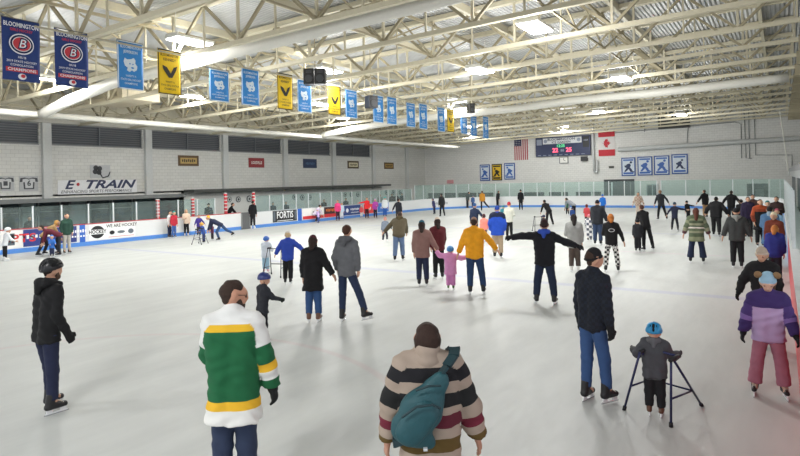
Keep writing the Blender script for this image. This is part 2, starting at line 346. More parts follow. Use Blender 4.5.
def person(px, yf, yt, face, label, top='#15161a', legs='#22252e', hat=None, hair=None, S=None, armL='down', armR='down', legL='stand', legR='stand',
           lean=4, side=0, twist=0, head=(0, 0), build=1.0, hem=.09, fat=0.0, gloves=None, skate='#17171a', holder='#e6e8ea', flare=0.0, hood=None, skin=SKIN, group=None,
           topmat=None, legmat=None, hatkind='beanie', hairlen=0, pos=None, collar=None, beard=None, glasses=False, beanieband=None, extra=None, dz=0.0, noskate=False, nkf=1.0, rm=.28, footyaw=(0, 0), topname='jacket', vents=True, yoke=None, hold_h=None):
    g = gz(px, yf) if pos is None else Vector(pos)
    if pos is None:
        g.x = min(max(g.x, XL+.33), XR-rm-fat); g.y = min(g.y, YF-.4)
        for cx_, s_ in ((XL+RC, -1), (XR-RC, 1)):
            if (g.x-cx_)*s_ > 0 and g.y > YF-RC:
                v_ = Vector((g.x-cx_, g.y-(YF-RC)))
                if v_.length > RC-.4: v_ *= (RC-.4)/v_.length; g.x, g.y = cx_+v_.x, YF-RC+v_.y
    depth = (g-CP).dot(fwd); ppm = F/depth
    if S is None: S = CAMH*(yf-yt)/(yf-hor(px))
    blade = .062*min(1, S/1.4)
    S = S-blade*(0 if noskate else 1)-((.035 if hatkind == 'helmet' else .022) if hat else 0)
    h = min(max(1.0/ppm, .0125), .028); hf = min(max(.45/ppm, .0065), .016); near = ppm > 42
    d = Vector((g.x, g.y, 0)).normalized(); yaw = math.atan2(-d.x, d.y) - math.radians(face)
    hh = float(np.interp(S, [.8, 1.15, 1.45, 1.7], [.205, .168, .146, .131]))*S
    leg = float(np.interp(S, [.8, 1.2, 1.7], [.43, .47, .495]))*S; nk = nkf*float(np.interp(S, [1.0, 1.5], [.008, .03])); T = S-leg-hh-nk*S
    B = build
    hem = max(hem-.055, .02)
    ln = math.radians(lean); sd = math.radians(side)
    sp = nrm((math.sin(sd), math.sin(ln), math.cos(ln)*math.cos(sd)))
    ct, snt = math.cos(math.radians(twist)), math.sin(math.radians(twist))
    rx = nrm(np.array([ct, snt, 0])-sp*(np.array([ct, snt, 0])@sp)); fy = np.cross(sp, rx)
    pel = np.zeros(3); R0 = np.array([1., 0, 0]); chest = pel+sp*T
    J = {}
    for sgn, nm, lg, ar in ((-1, 'L', legL, armL), (1, 'R', legR, armR)):
        hip = pel+R0*sgn*.046*S*B
        a, b = LEGS[lg] if isinstance(lg, str) else lg
        a = nrm((a[0]*sgn, a[1], a[2])); b = nrm((b[0]*sgn, b[1], b[2]))
        kn = hip+a*(leg*.49); an = kn+b*(leg*.42); J['hip'+nm] = hip; J['kn'+nm] = kn; J['an'+nm] = an
        sh = chest+rx*sgn*.096*S*(.6+.4*B)-sp*.036*S
        a, b = ARMS[ar] if isinstance(ar, str) else ar
        ua = nrm(rx*a[0]*sgn+fy*a[1]+sp*0+np.array([0, 0, 1.])*a[2] if lean > 20 else rx*a[0]*sgn+fy*a[1]+sp*a[2])
        fa = nrm(rx*b[0]*sgn+fy*b[1]+np.array([0, 0, 1.])*b[2] if lean > 20 else rx*b[0]*sgn+fy*b[1]+sp*b[2])
        el = sh+ua*.165*S; wr = el+fa*.145*S
        J['sh'+nm] = sh; J['el'+nm] = el; J['wr'+nm] = wr; J['fa'+nm] = fa
    ankh = leg*.09
    low = min(J['anL'][2], J['anR'][2])-ankh-(0 if noskate else blade)
    off = np.array([0, 0, -low+dz])
    for q in J:
        if not q.startswith('fa'): J[q] = J[q]+off
    pel = pel+off; chest = chest+off
    # centre over feet
    hy, hp = math.radians(head[0]), math.radians(head[1])
    hd = nrm(sp*.6+np.array([0, 0, .5]))
    # head frame
    hf_ = np.array([math.sin(hy), math.cos(hy)*math.cos(hp), -math.sin(hp)]); hf_ = nrm(hf_); hr = nrm(np.cross(hf_, [0, 0, 1])); hu = np.cross(hr, hf_)
    hc = chest+nrm(sp+np.array([0, .12, .3]))*(nk*S+hh*.5)
    def hp_(x, y, z): return hc+hr*x*hh+hf_*y*hh+hu*z*hh
    # --- body (skin)
    sk = [cap(J['hipL'], J['hipR'], .044*S*B), cap(pel, chest-sp*.09*S, .046*S*B, .05*S*B, fy, 1.2), cap(chest-rx*.05*S*B-sp*.08*S, chest+rx*.05*S*B-sp*.08*S, .042*S, None, fy, 1.1),
          cap(chest-sp*.02*S, hc-hu*.2*hh, .032*S, .029*S)]
    for s in 'LR':
        sk += [cap(J['sh'+s], J['el'+s], .028*S, .022*S), cap(J['el'+s], J['wr'+s], .022*S, .015*S), cap(J['hip'+s], J['kn'+s], .04*S*B, .03*S), cap(J['kn'+s], J['an'+s], .031*S, .02*S),
               cap(J['an'+s], J['an'+s]+np.array([0, .05*S, -.02*S]), .018*S)]
    V, Q = sdf_mesh(sk, max(h*1.15, .016), k=.035); vs = V.tolist(); fs = Q.tolist(); ms = [0]*len(fs)
    hd_p = [cap(hp_(0, -.03, .12), hp_(0, .02, .12), .36*hh, .355*hh, hr, 1.13), cap(hp_(0, .1, -.1), hp_(0, .22, -.33), .24*hh, .135*hh), cap(hp_(0, .36, .05), hp_(0, .48, -.12), .03*hh, .06*hh),
            cap(hp_(-.12, .34, .07), hp_(.12, .34, .07), .06*hh), cap(hp_(-.08, .335, -.25), hp_(.08, .335, -.25), .035*hh), cap(hp_(-.35, -.02, .04), hp_(-.345, -.02, -.1), .055*hh, .04*hh), cap(hp_(.35, -.02, .04), hp_(.345, -.02, -.1), .055*hh, .04*hh),
            cap(hp_(0, -.1, -.2), chest-sp*.01*S, .17*hh, .2*hh)]
    sb = [cap(hp_(-.15, .43, 0), hp_(-.15, .43, 0), .075*hh), cap(hp_(.15, .43, 0), hp_(.15, .43, 0), .075*hh)]
    V, Q = sdf_mesh(hd_p, hf, k=.05*hh/.2, sub=sb)
    o = len(vs); vs += V.tolist(); fs += (Q+o).tolist(); ms += [0]*len(Q)
    if near or abs(face) > 60:
        for s in (-1, 1):
            V, Q = sdf_mesh([cap(hp_(s*.15, .335, .0), hp_(s*.15, .335, .0), .055*hh)], hf*.8 if near else hf, k=.005)
            if len(V): o = len(vs); vs += V.tolist(); fs += (Q+o).tolist(); ms += [1]*len(Q)
    gp = {}
    for s, sg in (('L', -1), ('R', 1)):
        fd = J['fa'+s]; inn = -rx*sg; pd = nrm(inn-fd*(inn@fd)+fy*.15); pd = nrm(pd-fd*(pd@fd)); td = np.cross(fd, pd)*(1 if sg < 0 else -1)
        if td@fy < 0 and abs(fd[2]) > .4: td = -td
        gp[s] = (J['wr'+s], fd, pd, td)
        if not gloves:
            V, Q = sdf_mesh(hand_prims(*gp[s], S, 1.0, near), .0055 if near else min(hf, .012), k=.006 if near else .01)
            o = len(vs); vs += V.tolist(); fs += (Q+o).tolist(); ms += [0]*len(Q)
    body = link('person', vs, fs, [col(skin, .6, 0, .05), col('#241a15', .3)], None, True, ms)
    body.location = (g.x, g.y, 0); body.rotation_euler = (0, 0, yaw)
    # shift so that feet midpoint is at the spot: move origin
    mid = (J['anL']+J['anR'])/2; lowf = 'L' if J['anL'][2] <= J['anR'][2] else 'R'
    if abs(J['anL'][2]-J['anR'][2]) > .06: mid = J['an'+lowf]
    rot = Matrix.Rotation(yaw, 3, 'Z'); sh_ = rot @ Vector((mid[0], mid[1], 0)); body.location = (g.x-sh_.x, g.y-sh_.y, 0)
    tag(body, label, 'person', group)
    # --- trousers
    q = .012+fat*.4; lm = legmat or cloth(legs)
    pr = [cap(J['hipL'], J['hipR'], .043*S*B+q, None, fy, 1.0), cap(pel, pel+sp*.05*S, .045*S*B+q, None, fy, 1.1)]
    for s in 'LR':
        e = J['kn'+s]+(J['an'+s]-J['kn'+s])*(.93 if noskate else .9)
        pr += [cap(J['hip'+s], J['kn'+s], .044*S*B+q, .034*S+q), cap(J['kn'+s], e, .034*S+q, (.028+flare)*S+q, flat=True)]
    sdf_obj('trousers', pr, lm, body, h, k=.022, fold=.004 if near else .002)
    # --- jacket / sweater
    t = .02+fat; tm = topmat or cloth(top); hm = hem*S
    bot = pel-sp*(hm) if lean < 25 else pel-nrm(sp+np.array([0, 0, 1.0]))*hm
    thd = nrm((J['knL']+J['knR'])/2-pel)
    hdir = nrm(thd-sp); hr_ = (.051+hem*.15)*S*(.5+.5*B)+t
    pr = [cap(chest-rx*.05*S*B-sp*.075*S, chest+rx*.05*S*B-sp*.075*S, .054*S+t, None, fy, 1.1), cap(chest-sp*.01*S, chest+sp*.018*S, .034*S+t*.5, None)]
    for s in 'LR': pr.append(cap(chest+sp*.012*S, J['sh'+s]+sp*.004*S, .026*S+t*.5, .028*S+t*.7))
    for sg in (-1, 1):
        pr.append(cap(chest-sp*.1*S+rx*sg*.042*S*B, pel+rx*sg*.036*S*B, .056*S*(.6+.4*B)+t, .05*S*(.6+.4*B)+t))
        pr.append(cap(pel+rx*sg*.036*S*B, pel+rx*sg*.038*S*B+hdir*max(hm, .02), .05*S*(.6+.4*B)+t, hr_, flat=True))
    for s in 'LR':
        we = J['wr'+s]-J['fa'+s]*.004*S
        pr += [cap(J['sh'+s], J['el'+s], .03*S+t*.8, .024*S+t*.8, tg='A', st=(.03, .19)), cap(J['el'+s], we, .024*S+t*.8, .0185*S+t*.75, flat=True, tg='A', st=(.19, .335))]
    J2 = sdf_obj(topname, pr, tm, body, h, k=.026, fold=(.009 if near else .004), at=(chest, sp, S))
    if yoke:
        py_ = [cap(chest-rx*.055*S*B-sp*.045*S, chest+rx*.055*S*B-sp*.045*S, .058*S+t+.006, None, fy, 1.15)]
        for s in 'LR': py_.append(cap(J['sh'+s], J['el'+s], .03*S+t*.8+.006, .024*S+t*.8+.006))
        sdf_obj('yoke', py_, cloth(yoke), body, h, k=.026, planes=[(chest-sp*.1*S, -sp)])
    if hood:
        pr = [cap(chest+sp*.012*S-fy*.05*S-rx*.045*S, chest+sp*.012*S-fy*.05*S+rx*.045*S, .03*S), cap(chest+sp*.01*S-fy*.065*S, chest-sp*.05*S-fy*.075*S, .036*S, .022*S),
              cap(chest+sp*.02*S-rx*.055*S-fy*.03*S, chest+sp*.0*S-rx*.05*S+fy*.04*S, .022*S), cap(chest+sp*.02*S+rx*.055*S-fy*.03*S, chest+sp*.0*S+rx*.05*S+fy*.04*S, .022*S)]
        sdf_obj('hood', pr, cloth(hood), body, h, k=.03)
    if collar:
        pr = [cap(chest-sp*.01*S, chest+sp*.05*S, .052*S+t*.4, .044*S), cap(chest+sp*.03*S-fy*.01*S, chest+sp*.035*S+fy*.02*S, .05*S)]
        sdf_obj('collar', pr, cloth(collar), body, h, k=.01)
    # --- hair
    if hair:
        hm_ = col(hair, .85, 0, .25, 30, .5)
        pr = [cap(hp_(0, -.06, .14), hp_(0, -.02, .16), .39*hh, .37*hh, hr, 1.1), cap(hp_(0, -.14, .0), hp_(0, -.12, -.18), .32*hh, .22*hh, hr, .95)]
        if hairlen > 0:
            bk = np.array([0, 0, -1.]); e = hc-fy*((.055*S+t+.02) if hairlen > .01 else .12*hh)+bk*(hh*(.4 if hairlen > .01 else .22)+hairlen*S)
            pr += [cap(hp_(0, -.2, -.1), e, .27*hh, (.16 if hairlen > .01 else .27)*hh, hr, .8), cap(hp_(-.26, -.05, -.0), hp_(-.28, 0, -.45), .13*hh, .1*hh), cap(hp_(.26, -.05, -.0), hp_(.28, 0, -.45), .13*hh, .1*hh)]
        sb = [cap(hp_(0, .55, -.05), hp_(0, .38, -.2), .33*hh, .3*hh)]
        if hairlen == 0: sb += [cap(hp_(0, .3, -.35), hp_(0, -.1, -.62), .25*hh, .3*hh), cap(hp_(-.36, .06, -.05), hp_(.36, .06, -.05), .1*hh)]
        sdf_obj('hair', pr, hm_, body, hf*1.1, k=.03, sub=sb, fold=.005 if near else .002)
    if beard:
        sdf_obj('beard', [cap(hp_(0, .07, -.1), hp_(0, .27, -.37), .315*hh, .2*hh), cap(hp_(-.1, .4, -.17), hp_(.1, .4, -.17), .045*hh)], col(beard, .8, 0, .3, 60, .5), body, hf, k=.02, planes=[(hp_(0, .3, -.12), nrm(hu*.8+hf_*.62)), (hp_(0, -.12, 0), -hf_)])
    if glasses:
        mb = MB()
        for s in (-1, 1):
            mb.tube([hp_(s*.15+.09*math.cos(a), .43, .0+.07*math.sin(a)) for a in np.linspace(0, 6.2832, 13)], .012*hh, 6)
            mb.tube([hp_(s*.25, .42, .02), hp_(s*.36, .2, .03), hp_(s*.37, -.02, .03)], .012*hh, 6)
        mb.tube([hp_(-.06, .44, .01), hp_(.06, .44, .01)], .012*hh, 6); mb.build('glasses', col('#1a1714', .3), body)
    # --- headwear
    if hat:
        if hatkind in ('beanie', 'pom', 'ears'):
            kq = 1.12 if hatkind == 'ears' else 1.0
            pr = [cap(hp_(0, -.03, .13), hp_(0, -.02, .22), .425*hh*kq, .39*hh*kq, hr, 1.1)]
            sdf_obj('beanie', pr, topmatcache(hat), body, hf*1.2, k=.02, planes=[(hp_(0, .3, .16), -nrm(hu-hf_*.35+0))], fold=.0015)
            pr = []
            cc = hp_(0, -.04, .07); n2 = nrm(hu-hf_*.35); a1 = hr; a2 = np.cross(n2, a1)
            ring = [cc+a1*math.cos(a)*.36*hh+a2*math.sin(a)*.42*hh for a in np.linspace(0, 2*math.pi, 17)]
            pr = [cap(ring[i]-n2*.01*hh, ring[i+1]-n2*.01*hh, .055*hh) for i in range(16)]
            if near: sdf_obj('beanie_cuff', pr, cloth(beanieband or hat), body, hf*1.1, k=.02)
            if hatkind == 'pom': sdf_obj('pompom', [cap(hp_(0, -.06, .66), hp_(0, -.06, .66), .13*hh)], cloth(beanieband or hat), body, hf*1.3, k=.02, fold=.004)
            if hatkind == 'ears':
                for s in (-1, 1): sdf_obj('pompom', [cap(hp_(s*.45, -.02, .5), hp_(s*.45, -.02, .5), .2*hh)], cloth('#8a6c4c'), body, hf, k=.02, fold=.006)
        elif hatkind == 'helmet':
            pr = [cap(hp_(0, -.07, .12), hp_(0, .05, .13), .54*hh, .52*hh, hr, 1.08)]
            sb = []
            if near and vents:
                for x in (-.2, 0, .2):
                    sb += [cap(hp_(x, .22, .62), hp_(x*1.1, .46, .42), .08*hh), cap(hp_(x, -.22, .64), hp_(x, 0, .66), .08*hh), cap(hp_(x*1.1, -.54, .33), hp_(x, -.42, .5), .09*hh), cap(hp_(x*1.2, -.6, .08), hp_(x*1.2, -.58, .18), .085*hh)]
                for s in (-1, 1): sb += [cap(hp_(s*.46, -.2, .3), hp_(s*.46, 0, .33), .085*hh), cap(hp_(s*.42, .15, .35), hp_(s*.38, .3, .35), .075*hh)]
            pl = [(hp_(0, .3, .13), -nrm(hu-hf_*.3))]
            sdf_obj('helmet', pr, col(hat, .3, 0, .05), body, hf*1.05, k=.01, planes=pl, sub=sb)
            if near:
                if vents: sdf_obj('helmet_liner', [cap(hp_(0, -.07, .12), hp_(0, .05, .13), .475*hh, .455*hh, hr, 1.08)], col('#101114', .9), body, hf*1.3, k=.01, planes=[(hp_(0, .3, .15), -nrm(hu-hf_*.3))])
                mb = MB()
                for s in (-1, 1): mb.tube([hp_(s*.36, -.05, .1), hp_(s*.33, .08, -.15), hp_(s*.12, .2, -.47), hp_(0, .22, -.49)], .014*hh, 6)
                mb.build('chin_strap', col('#17171a'), body)
        elif hatkind == 'cap':
            sdf_obj('cap', [cap(hp_(0, -.05, .18), hp_(0, 0, .22), .39*hh, .36*hh, hr, 1.1), cap(hp_(0, .35, .22), hp_(0, .6, .17), .2*hh, .18*hh, hu, 6)], cloth(hat), body, hf, k=.03, planes=[(hp_(0, .3, .13), -nrm(hu-hf_*.1))])
    if gloves:
        for s in 'LR':
            sdf_obj('glove', hand_prims(*gp[s], S, 1.35 if near else 1.45, near, .5)+[cap(gp[s][0]-gp[s][1]*.03*S, gp[s][0]+gp[s][1]*.01*S, .023*S+.008, .021*S+.006)], cloth(gloves), body, .007 if near else hf, k=.008)
    # --- skates
    for i, s in enumerate('LR'):
        an = J['an'+s]; kn = J['kn'+s]; up_ = nrm(kn-an)
        sg = -1 if s == 'L' else 1; fyaw = math.radians((8+footyaw[i])*sg); 
        fd = np.array([math.sin(fyaw), math.cos(fyaw), 0.]); n = nrm(up_*.6+np.array([0, 0, .7]))
        if s != lowf and abs(J['anL'][2]-J['anR'][2]) > .06: fd = nrm(fd-n*(fd@n))
        else: n = np.array([0, 0, 1.])
        sol = an-n*ankh
        fl = .075*S
        pr = [cap(sol-fd*.028*S+n*.02*S, sol+fd*fl+n*.017*S, .025*S, .02*S, n, 1.0), cap(sol-fd*.022*S+n*.02*S, an+up_*.055*S-fd*.004*S, .027*S, .031*S+.005), cap(an-n*.01*S, sol+fd*.05*S+n*.02*S, .027*S, .02*S)]
        ob = sdf_obj('ice_skate' if not noskate else 'shoe', pr, col(skate, .45, 0, .1), body, h if not near else .011, k=.012, planes=[(sol+n*.002, -n), (an+up_*.062*S, up_)])
        if noskate: continue
        if near and skate in ('#17171a', '#121214'):
            mb = MB(); sdv = np.cross(fd, n)
            for j in range(5):
                c = sol+fd*(.022+.010*j)*S+n*(.062-.007*j)*S; mb.tube([c-sdv*.016*S, c+n*.003*S, c+sdv*.016*S], .0022*S, 5)
            mb.build('lace', col('#d8d2c4'), ob)
        mb = MB(); sdv = np.cross(fd, n); c = sol+fd*.022*S-n*blade*.5
        # holder profile with two towers, then steel runner
        for a0, a1 in ((-.05, -.012), (.035, .075)):
            mb.obox(sol+fd*((a0+a1)/2+.01)*S-n*blade*.33, fd*(a1-a0)/2*S, sdv*.008, n*blade*.38, 0)
        mb.obox(sol+fd*.022*S-n*blade*.68, fd*.07*S, sdv*.006, n*blade*.12, 0)
        mb.obox(sol+fd*.024*S-n*blade*.9, fd*.078*S, sdv*.003, n*blade*.1, 1)
        mb.build('blade', [col(holder, .4), col('#c4c8cc', .25, .9)], ob)
    if extra: extra(body, dict(S=S, J=J, chest=chest, sp=sp, rx=rx, fy=fy, pel=pel, hc=hc, h=h, hp=hp_, t=t, hh=hh))
    NP[0] += 1
    return body
def topmatcache(c): return cloth(c) if isinstance(c, str) else c
# ================================================================== SETTING
XL, XR, YN, YF, RC = -27.2, 0.17, -8.7, 52.3, 8.5
WX, WY = -33.4, 56.0            # left wall, far wall
PIL = [15.5+6.05*k for k in range(-3, 7)]
def zb(x): return 6.95+.025*(x+5)        # underside line of the trusses
def zr(x): return 8.55+.025*(x+5)        # roof deck
# ---- ice
pts = []
def arc(cx, cy, a0, a1, r, n=14): return [(cx+r*math.cos(math.radians(a0+(a1-a0)*i/n)), cy+r*math.sin(math.radians(a0+(a1-a0)*i/n))) for i in range(n+1)]
outline = arc(XL+RC, YF-RC, 180, 90, RC)+arc(XR-RC, YF-RC, 90, 0, RC)+arc(XR-RC, YN+RC, 0, -90, RC)+arc(XL+RC, YN+RC, -90, -180, RC)
struct(link('floor', [(x, y, 0) for x, y in outline][::-1], [tuple(range(len(outline)))], ice_mat()))
struct(MB().box(-44, 9, -12, 58, -.3, -.04).build('floor_walkway', col('#55575a', .9)))
# ---- left wall
WALLG = block_mat('painted_block_grey', '#d6d6d2', '#cfcfcb', axis='y')
mb = MB(); mb.box(WX-.3, WX, 4, WY, 2.0, 5.15); mb.box(WX-.3, WX, 46, WY, 5.15, 6.3); 
for i in range(len(PIL)-1):
    mb.box(WX-.3, WX, PIL[i]-.1, PIL[i]+.55, 5.15, 6.3)
struct(mb.build('wall_left', WALLG))
struct(MB().box(WX-.3, WX, 4, WY, 6.3, 8.2).build('wall_left_upper', col('#d6d0bd', .8)))
struct(MB().box(WX-.3, WX, 24.2, WY, -.05, 2.0).build('wall_left_lower', col('#d9dbd8', .85)))
struct(MB().box(WX-3.5, WX-3.2, 0, 24.4, -.05, 2.3).box(WX-3.3, WX, 24.2, 24.4, -.05, 2.3).build('wall_lobby', col('#54575c', .8)))
struct(MB().box(WX-3.5, WX, 0, 24.4, 2.3, 2.4).build('ceiling_lobby', col('#77797a', .85)))
mb = MB()
for y in PIL: mb.box(WX, WX+.22, y, y+.45, 2.0, 6.3)
struct(mb.build('trim_1', col('#c9cbca', .85)))
struct(MB().box(WX, WX+.35, 4, WY, 6.3, 6.72).build('trim_2', col('#c9c7bd', .6)))
struct(MB().box(WX-.05, WX+.25, 4, 24.4, 1.98, 2.2).build('trim_3', col('#7f8383', .7)))
n = 0
for i in range(len(PIL)-1):
    y0, y1 = PIL[i]+.55, PIL[i+1]-.1
    if y1 > 46: continue
    n += 1; mb = MB()
    mb.box(WX-.2, WX-.12, y0, y1, 5.15, 6.3, 0)
    for k in range(9): z = 5.2+k*.13; mb.box(WX-.12, WX-.06, y0, y1, z, z+.035, 1)
    mb.box(WX-.12, WX-.02, (y0+y1)/2-.04, (y0+y1)/2+.04, 5.15, 6.3, 1)
    mb.box(WX-.12, WX+.02, y0, y1, 5.1, 5.17, 2); mb.box(WX-.12, WX+.02, y0, y1, 6.25, 6.31, 2)
    struct(mb.build('window_%d' % n, [col('#44484e', .5), col('#666a70', .5), col('#8b8d8e', .6)]))
# lobby windows and posts behind the left boards
lw = [(-1, 19, '#3f4a50'), (21, 35, '#b9c6c4'), (38, 60, '#3d474e'), (70, 86, '#9fb0b4'), (90, 110, '#3b454c'), (112, 132, '#414d55'), (135, 157, '#7d9296'), (160, 176, '#4b5a60'), (178, 192, '#3f4d52')]
for x0, x1, c in lw:
    n += 1; a = gx(x0, 215, WX-3.18); b = gx(x1, 215, WX-3.18)
    mb = MB(); mb.box(WX-3.2, WX-3.15, a.y, b.y, .5, 1.95, 0)
    for q in (a.y, b.y): mb.box(WX-3.2, WX-3.1, q-.04, q+.04, .4, 2.0, 1)
    mb.box(WX-3.2, WX-3.1, a.y, b.y, 1.92, 2.0, 1); mb.box(WX-3.2, WX-3.1, a.y, b.y, 1.35, 1.39, 1)
    struct(mb.build('window_%d' % n, [col(c, .15), col('#8b9494', .5)]))
# canopy over the stands
o = MB().box(WX+.01, WX+1.1, 24.4, 47.5, 2.28, 2.46).build('canopy', col('#4b4d4b', .7)); tag(o, 'long thin dark canopy slab running along the foot of the left wall', 'canopy')
# ---- far wall
mb = MB(); mb.box(-33.7, 7.3, WY, WY+.3, -.05, 9.2)
struct(mb.build('wall_far', block_mat('painted_block_pale', '#e6e6e3', '#e0e0dd')))
struct(MB().box(7, 7.3, 14, WY, -.05, 9.3).build('wall_right', block_mat('painted_block_right', '#d6d6d2', '#d0d0cc', axis='y')))
# ---- roof
struct(link('ceiling', [(-33.9, -12, zr(-33.9)), (7.3, -12, zr(7.3)), (7.3, 56.3, zr(7.3)), (-33.9, 56.3, zr(-33.9)), (-33.9, -12, zr(-33.9)+.2), (7.3, -12, zr(7.3)+.2), (7.3, 56.3, zr(7.3)+.2), (-33.9, 56.3, zr(-33.9)+.2)],
     [(3, 2, 1, 0), (4, 5, 6, 7), (0, 1, 5, 4), (1, 2, 6, 5), (2, 3, 7, 6), (3, 0, 4, 7)], deck_mat()))
# ---- dasher boards (one continuous enclosure with its glass)
boards = empty('rink_boards', (0, 0, 0)); tag(boards, 'white dasher boards with blue kick strip and clear glass round the ice', 'rink boards')
def sweep(path, prof, mats, name, parent, mi=0):
    """prof: list of (outward offset, z)"""
    vs = []; n = len(path); m = len(prof)
    for i, p in enumerate(path):
        a = Vector(path[max(i-1, 0)]); b = Vector(path[min(i+1, n-1)]); d = (b-a).normalized(); nn = Vector((-d.y, d.x))
        for o, z in prof: vs.append((p[0]+nn.x*o, p[1]+nn.y*o, z))
    fs = [(i*m+k, (i+1)*m+k, (i+1)*m+(k+1) % m, i*m+(k+1) % m) for i in range(n-1) for k in range(m)]
    fs += [tuple(range(m)), tuple(range((n-1)*m, n*m))[::-1]]
    return link(name, vs, fs, mats, parent)
ly = gz(241, 228, .5); 
gate0, gate1 = gx(241, 220, XL).y, gx(251, 220, XL).y
leftA = [(XL, y) for y in (-2, gate0)]
rest = [(XL, gate1), (XL, YF-RC-.01)]+arc(XL+RC, YF-RC, 180, 90, RC)+arc(XR-RC, YF-RC, 90, 0, RC)+[(XR, 20), (XR, 3.4)]
sweep([(XR, 43), (XR, 3.4)], [(.1, 1.0), (.1, 1.03), (.5, 1.03), (.5, 1.0)], col('#c9cccd', .4), 'shelf_cap', boards)
sweep([(XR, 43), (XR, 3.4)], [(.44, 0), (.44, 1.0), (.5, 1.0), (.5, 0)], col('#c9cccd', .4), 'back_panel', boards)
BW = col('#dadcdd', .35, 0, .03)
for pth in (leftA, rest):
    sweep(pth, [(0, 0.0), (0, 1.0), (.12, 1.0), (.12, 0.0)], BW, 'board_panel', boards)
    sweep(pth, [(-.012, .005), (-.012, .19), (0, .2), (0, .005)], col('#4f86cf', .4), 'kick_strip', boards)
for pth, c in ((leftA, '#b33a44'), (rest[:2], '#9aa5a8'), (rest[1:], '#dfe2e3')): sweep(pth, [(-.02, 1.0), (-.02, 1.035), (.14, 1.035), (.14, 1.0)], col(c, .4), 'top_cap', boards)
g = MB().box(XL-.1, XL-.02, gate0+.02, gate1-.02, .02, 1.02, 0).box(XL-.02, XL+.0, gate0+.05, gate0+.1, .1, .95, 1).box(XL-.02, XL+.0, gate1-.1, gate1-.05, .1, .95, 1).build('gate_panel', [col('#77797a', .45, .4), col('#a8aaaa', .4)], boards); g['label'] = 'grey metal gate in the white boards'
GL = glassm('rink_glass', '#e9f3f2', .06, .04); GLF = glassm('rink_glass_far', '#eaf5f3', .08, .02)
POST = col('#d3d8da', .4, .2)
def glassrun(path, z1, step, gm, posts=True):
    P = [Vector(p) for p in path]; L = [0]
    for i in range(1, len(P)): L.append(L[-1]+(P[i]-P[i-1]).length)
    def at(s):
        for i in range(1, len(P)):
            if s <= L[i]+1e-6: return P[i-1].lerp(P[i], (s-L[i-1])/(L[i]-L[i-1]))
        return P[-1]
    N = int(L[-1]/step)
    for k in range(N+1):
        a = at(k*step); b = at(min((k+1)*step, L[-1])); d = (b-a)
        if k < N and d.length > .2:
            dn = d.normalized(); nn = Vector((-dn.y, dn.x)); mid = (a+b)/2+nn*.06
            MB().obox((mid.x, mid.y, (1.035+z1)/2), (dn.x*(d.length/2-.02), dn.y*(d.length/2-.02), 0), (nn.x*.006, nn.y*.006, 0), (0, 0, (z1-1.035)/2)).build('glass_pane', gm, boards)
        if d.length > .01: dn = d.normalized(); nn = Vector((-dn.y, dn.x))
        if posts: MB().box(a.x+nn.x*.06-.03, a.x+nn.x*.06+.03, a.y+nn.y*.06-.03, a.y+nn.y*.06+.03, 1.03, z1+.02).build('glass_post', POST, boards)
glassrun([(XL, 8.6), (XL, gx(217, 220, XL).y)], 1.95, 1.215, GL)
glassrun([(XL, gx(256, 220, XL).y), (XL, YF-RC)], 2.0, 1.215, GL)
glassrun(arc(XL+RC, YF-RC, 180, 90, RC)+[(XR-RC, YF)], 2.3, 1.3, GLF)
glassrun(arc(XR-RC, YF-RC, 90, 0, RC)+[(XR, 15)], 2.3, 1.9, GLF)
sweep([(XR, 20), (XR, 3.4)], [(-.016, .0), (-.016, .98), (0, .98), (0, .0)], col('#c8202f', .35), 'red_panel', boards)['label'] = 'red advertising face of the near right boards'
# padded red/white stanchions
for i, (px, cap_) in enumerate(((158, 'red and white banded padded post left of the penalty bench'), (193, 'red and white banded padded post right of the penalty bench'), (226, 'red padded post beside the players gate, left one'), (254, 'red padded post beside the players gate, right one'))):
    p = gx(px, 220, XL-.12); mb = MB()
    zt = 2.05 if i < 2 else 2.25
    for k in range(6):
        z0 = 1.03+(zt-1.03)*k/6; mb.tube([(p.x, p.y, z0), (p.x, p.y, z0+(zt-1.03)/6-.05)], .1, 10, 0); mb.tube([(p.x, p.y, z0+(zt-1.03)/6-.05), (p.x, p.y, z0+(zt-1.03)/6)], .1, 10, 1)
    tag(mb.build('padded_post', [col('#b5333d', .5), col('#d9d9d7', .5)], None, True), cap_, 'post', None)
# ---- ads on the boards
def strokes(f, cx, cy, w, h, mi, off=.012, n=7):
    # lettering too small to read in the photograph: a row of short upright marks
    for k in range(n):
        x = cx-w/2+w*(k+.15)/n; f.rect(x, x+w/n*.6, cy-h/2*(1 if k % 3 else .7), cy+h/2*(1 if k % 2 else .75), mi, off)
WH, BK, RD, NV, BL = col('#eceeee', .4, 0, .02), col('#17181b', .4, 0, .02), col('#cf2f36', .4, 0, .02), col('#26356f', .4, 0, .02), col('#2c62c0', .4, 0, .02)
def adL(x0, x1, bg, label, z0=.24, z1=.97):
    a, b = gx(x0, 230, XL).y, gx(x1, 230, XL).y
    mats = [col(bg, .4, 0, .02), WH, BK, RD, NV, BL, col('#e0742c', .5), col('#5d6670', .5)]
    f = Flat((XL+.004, (a+b)/2, (z0+z1)/2), (0, 1, 0), (0, 0, 1), mats); w, h = b-a, z1-z0
    mb = MB().box(XL+.001, XL+.012, a, b, z0, z1); o = mb.build('advert', mats[0]); tag(o, label, 'advert'); return f, w, h, o
f, w_, h_, o = adL(1, 22, '#e6e4e2', 'white board advert with dark red lettering at far left'); f.text('SPTS', .3, 0, .5, 3, .012, .02, 0, 1.3); f.rect(-w_/2+.1, -w_/2+.5, -.25, .25, 7, .012); f.build('lettering', o)
f, w_, h_, o = adL(23, 76.5, '#2a3a80', 'navy blue board advert left of the blue line mark'); strokes(f, 1.2, .12, .8, .14, 1); strokes(f, 1.2, -.12, .9, .08, 1); strokes(f, -.6, .05, 1.2, .16, 1); f.build('lettering', o)
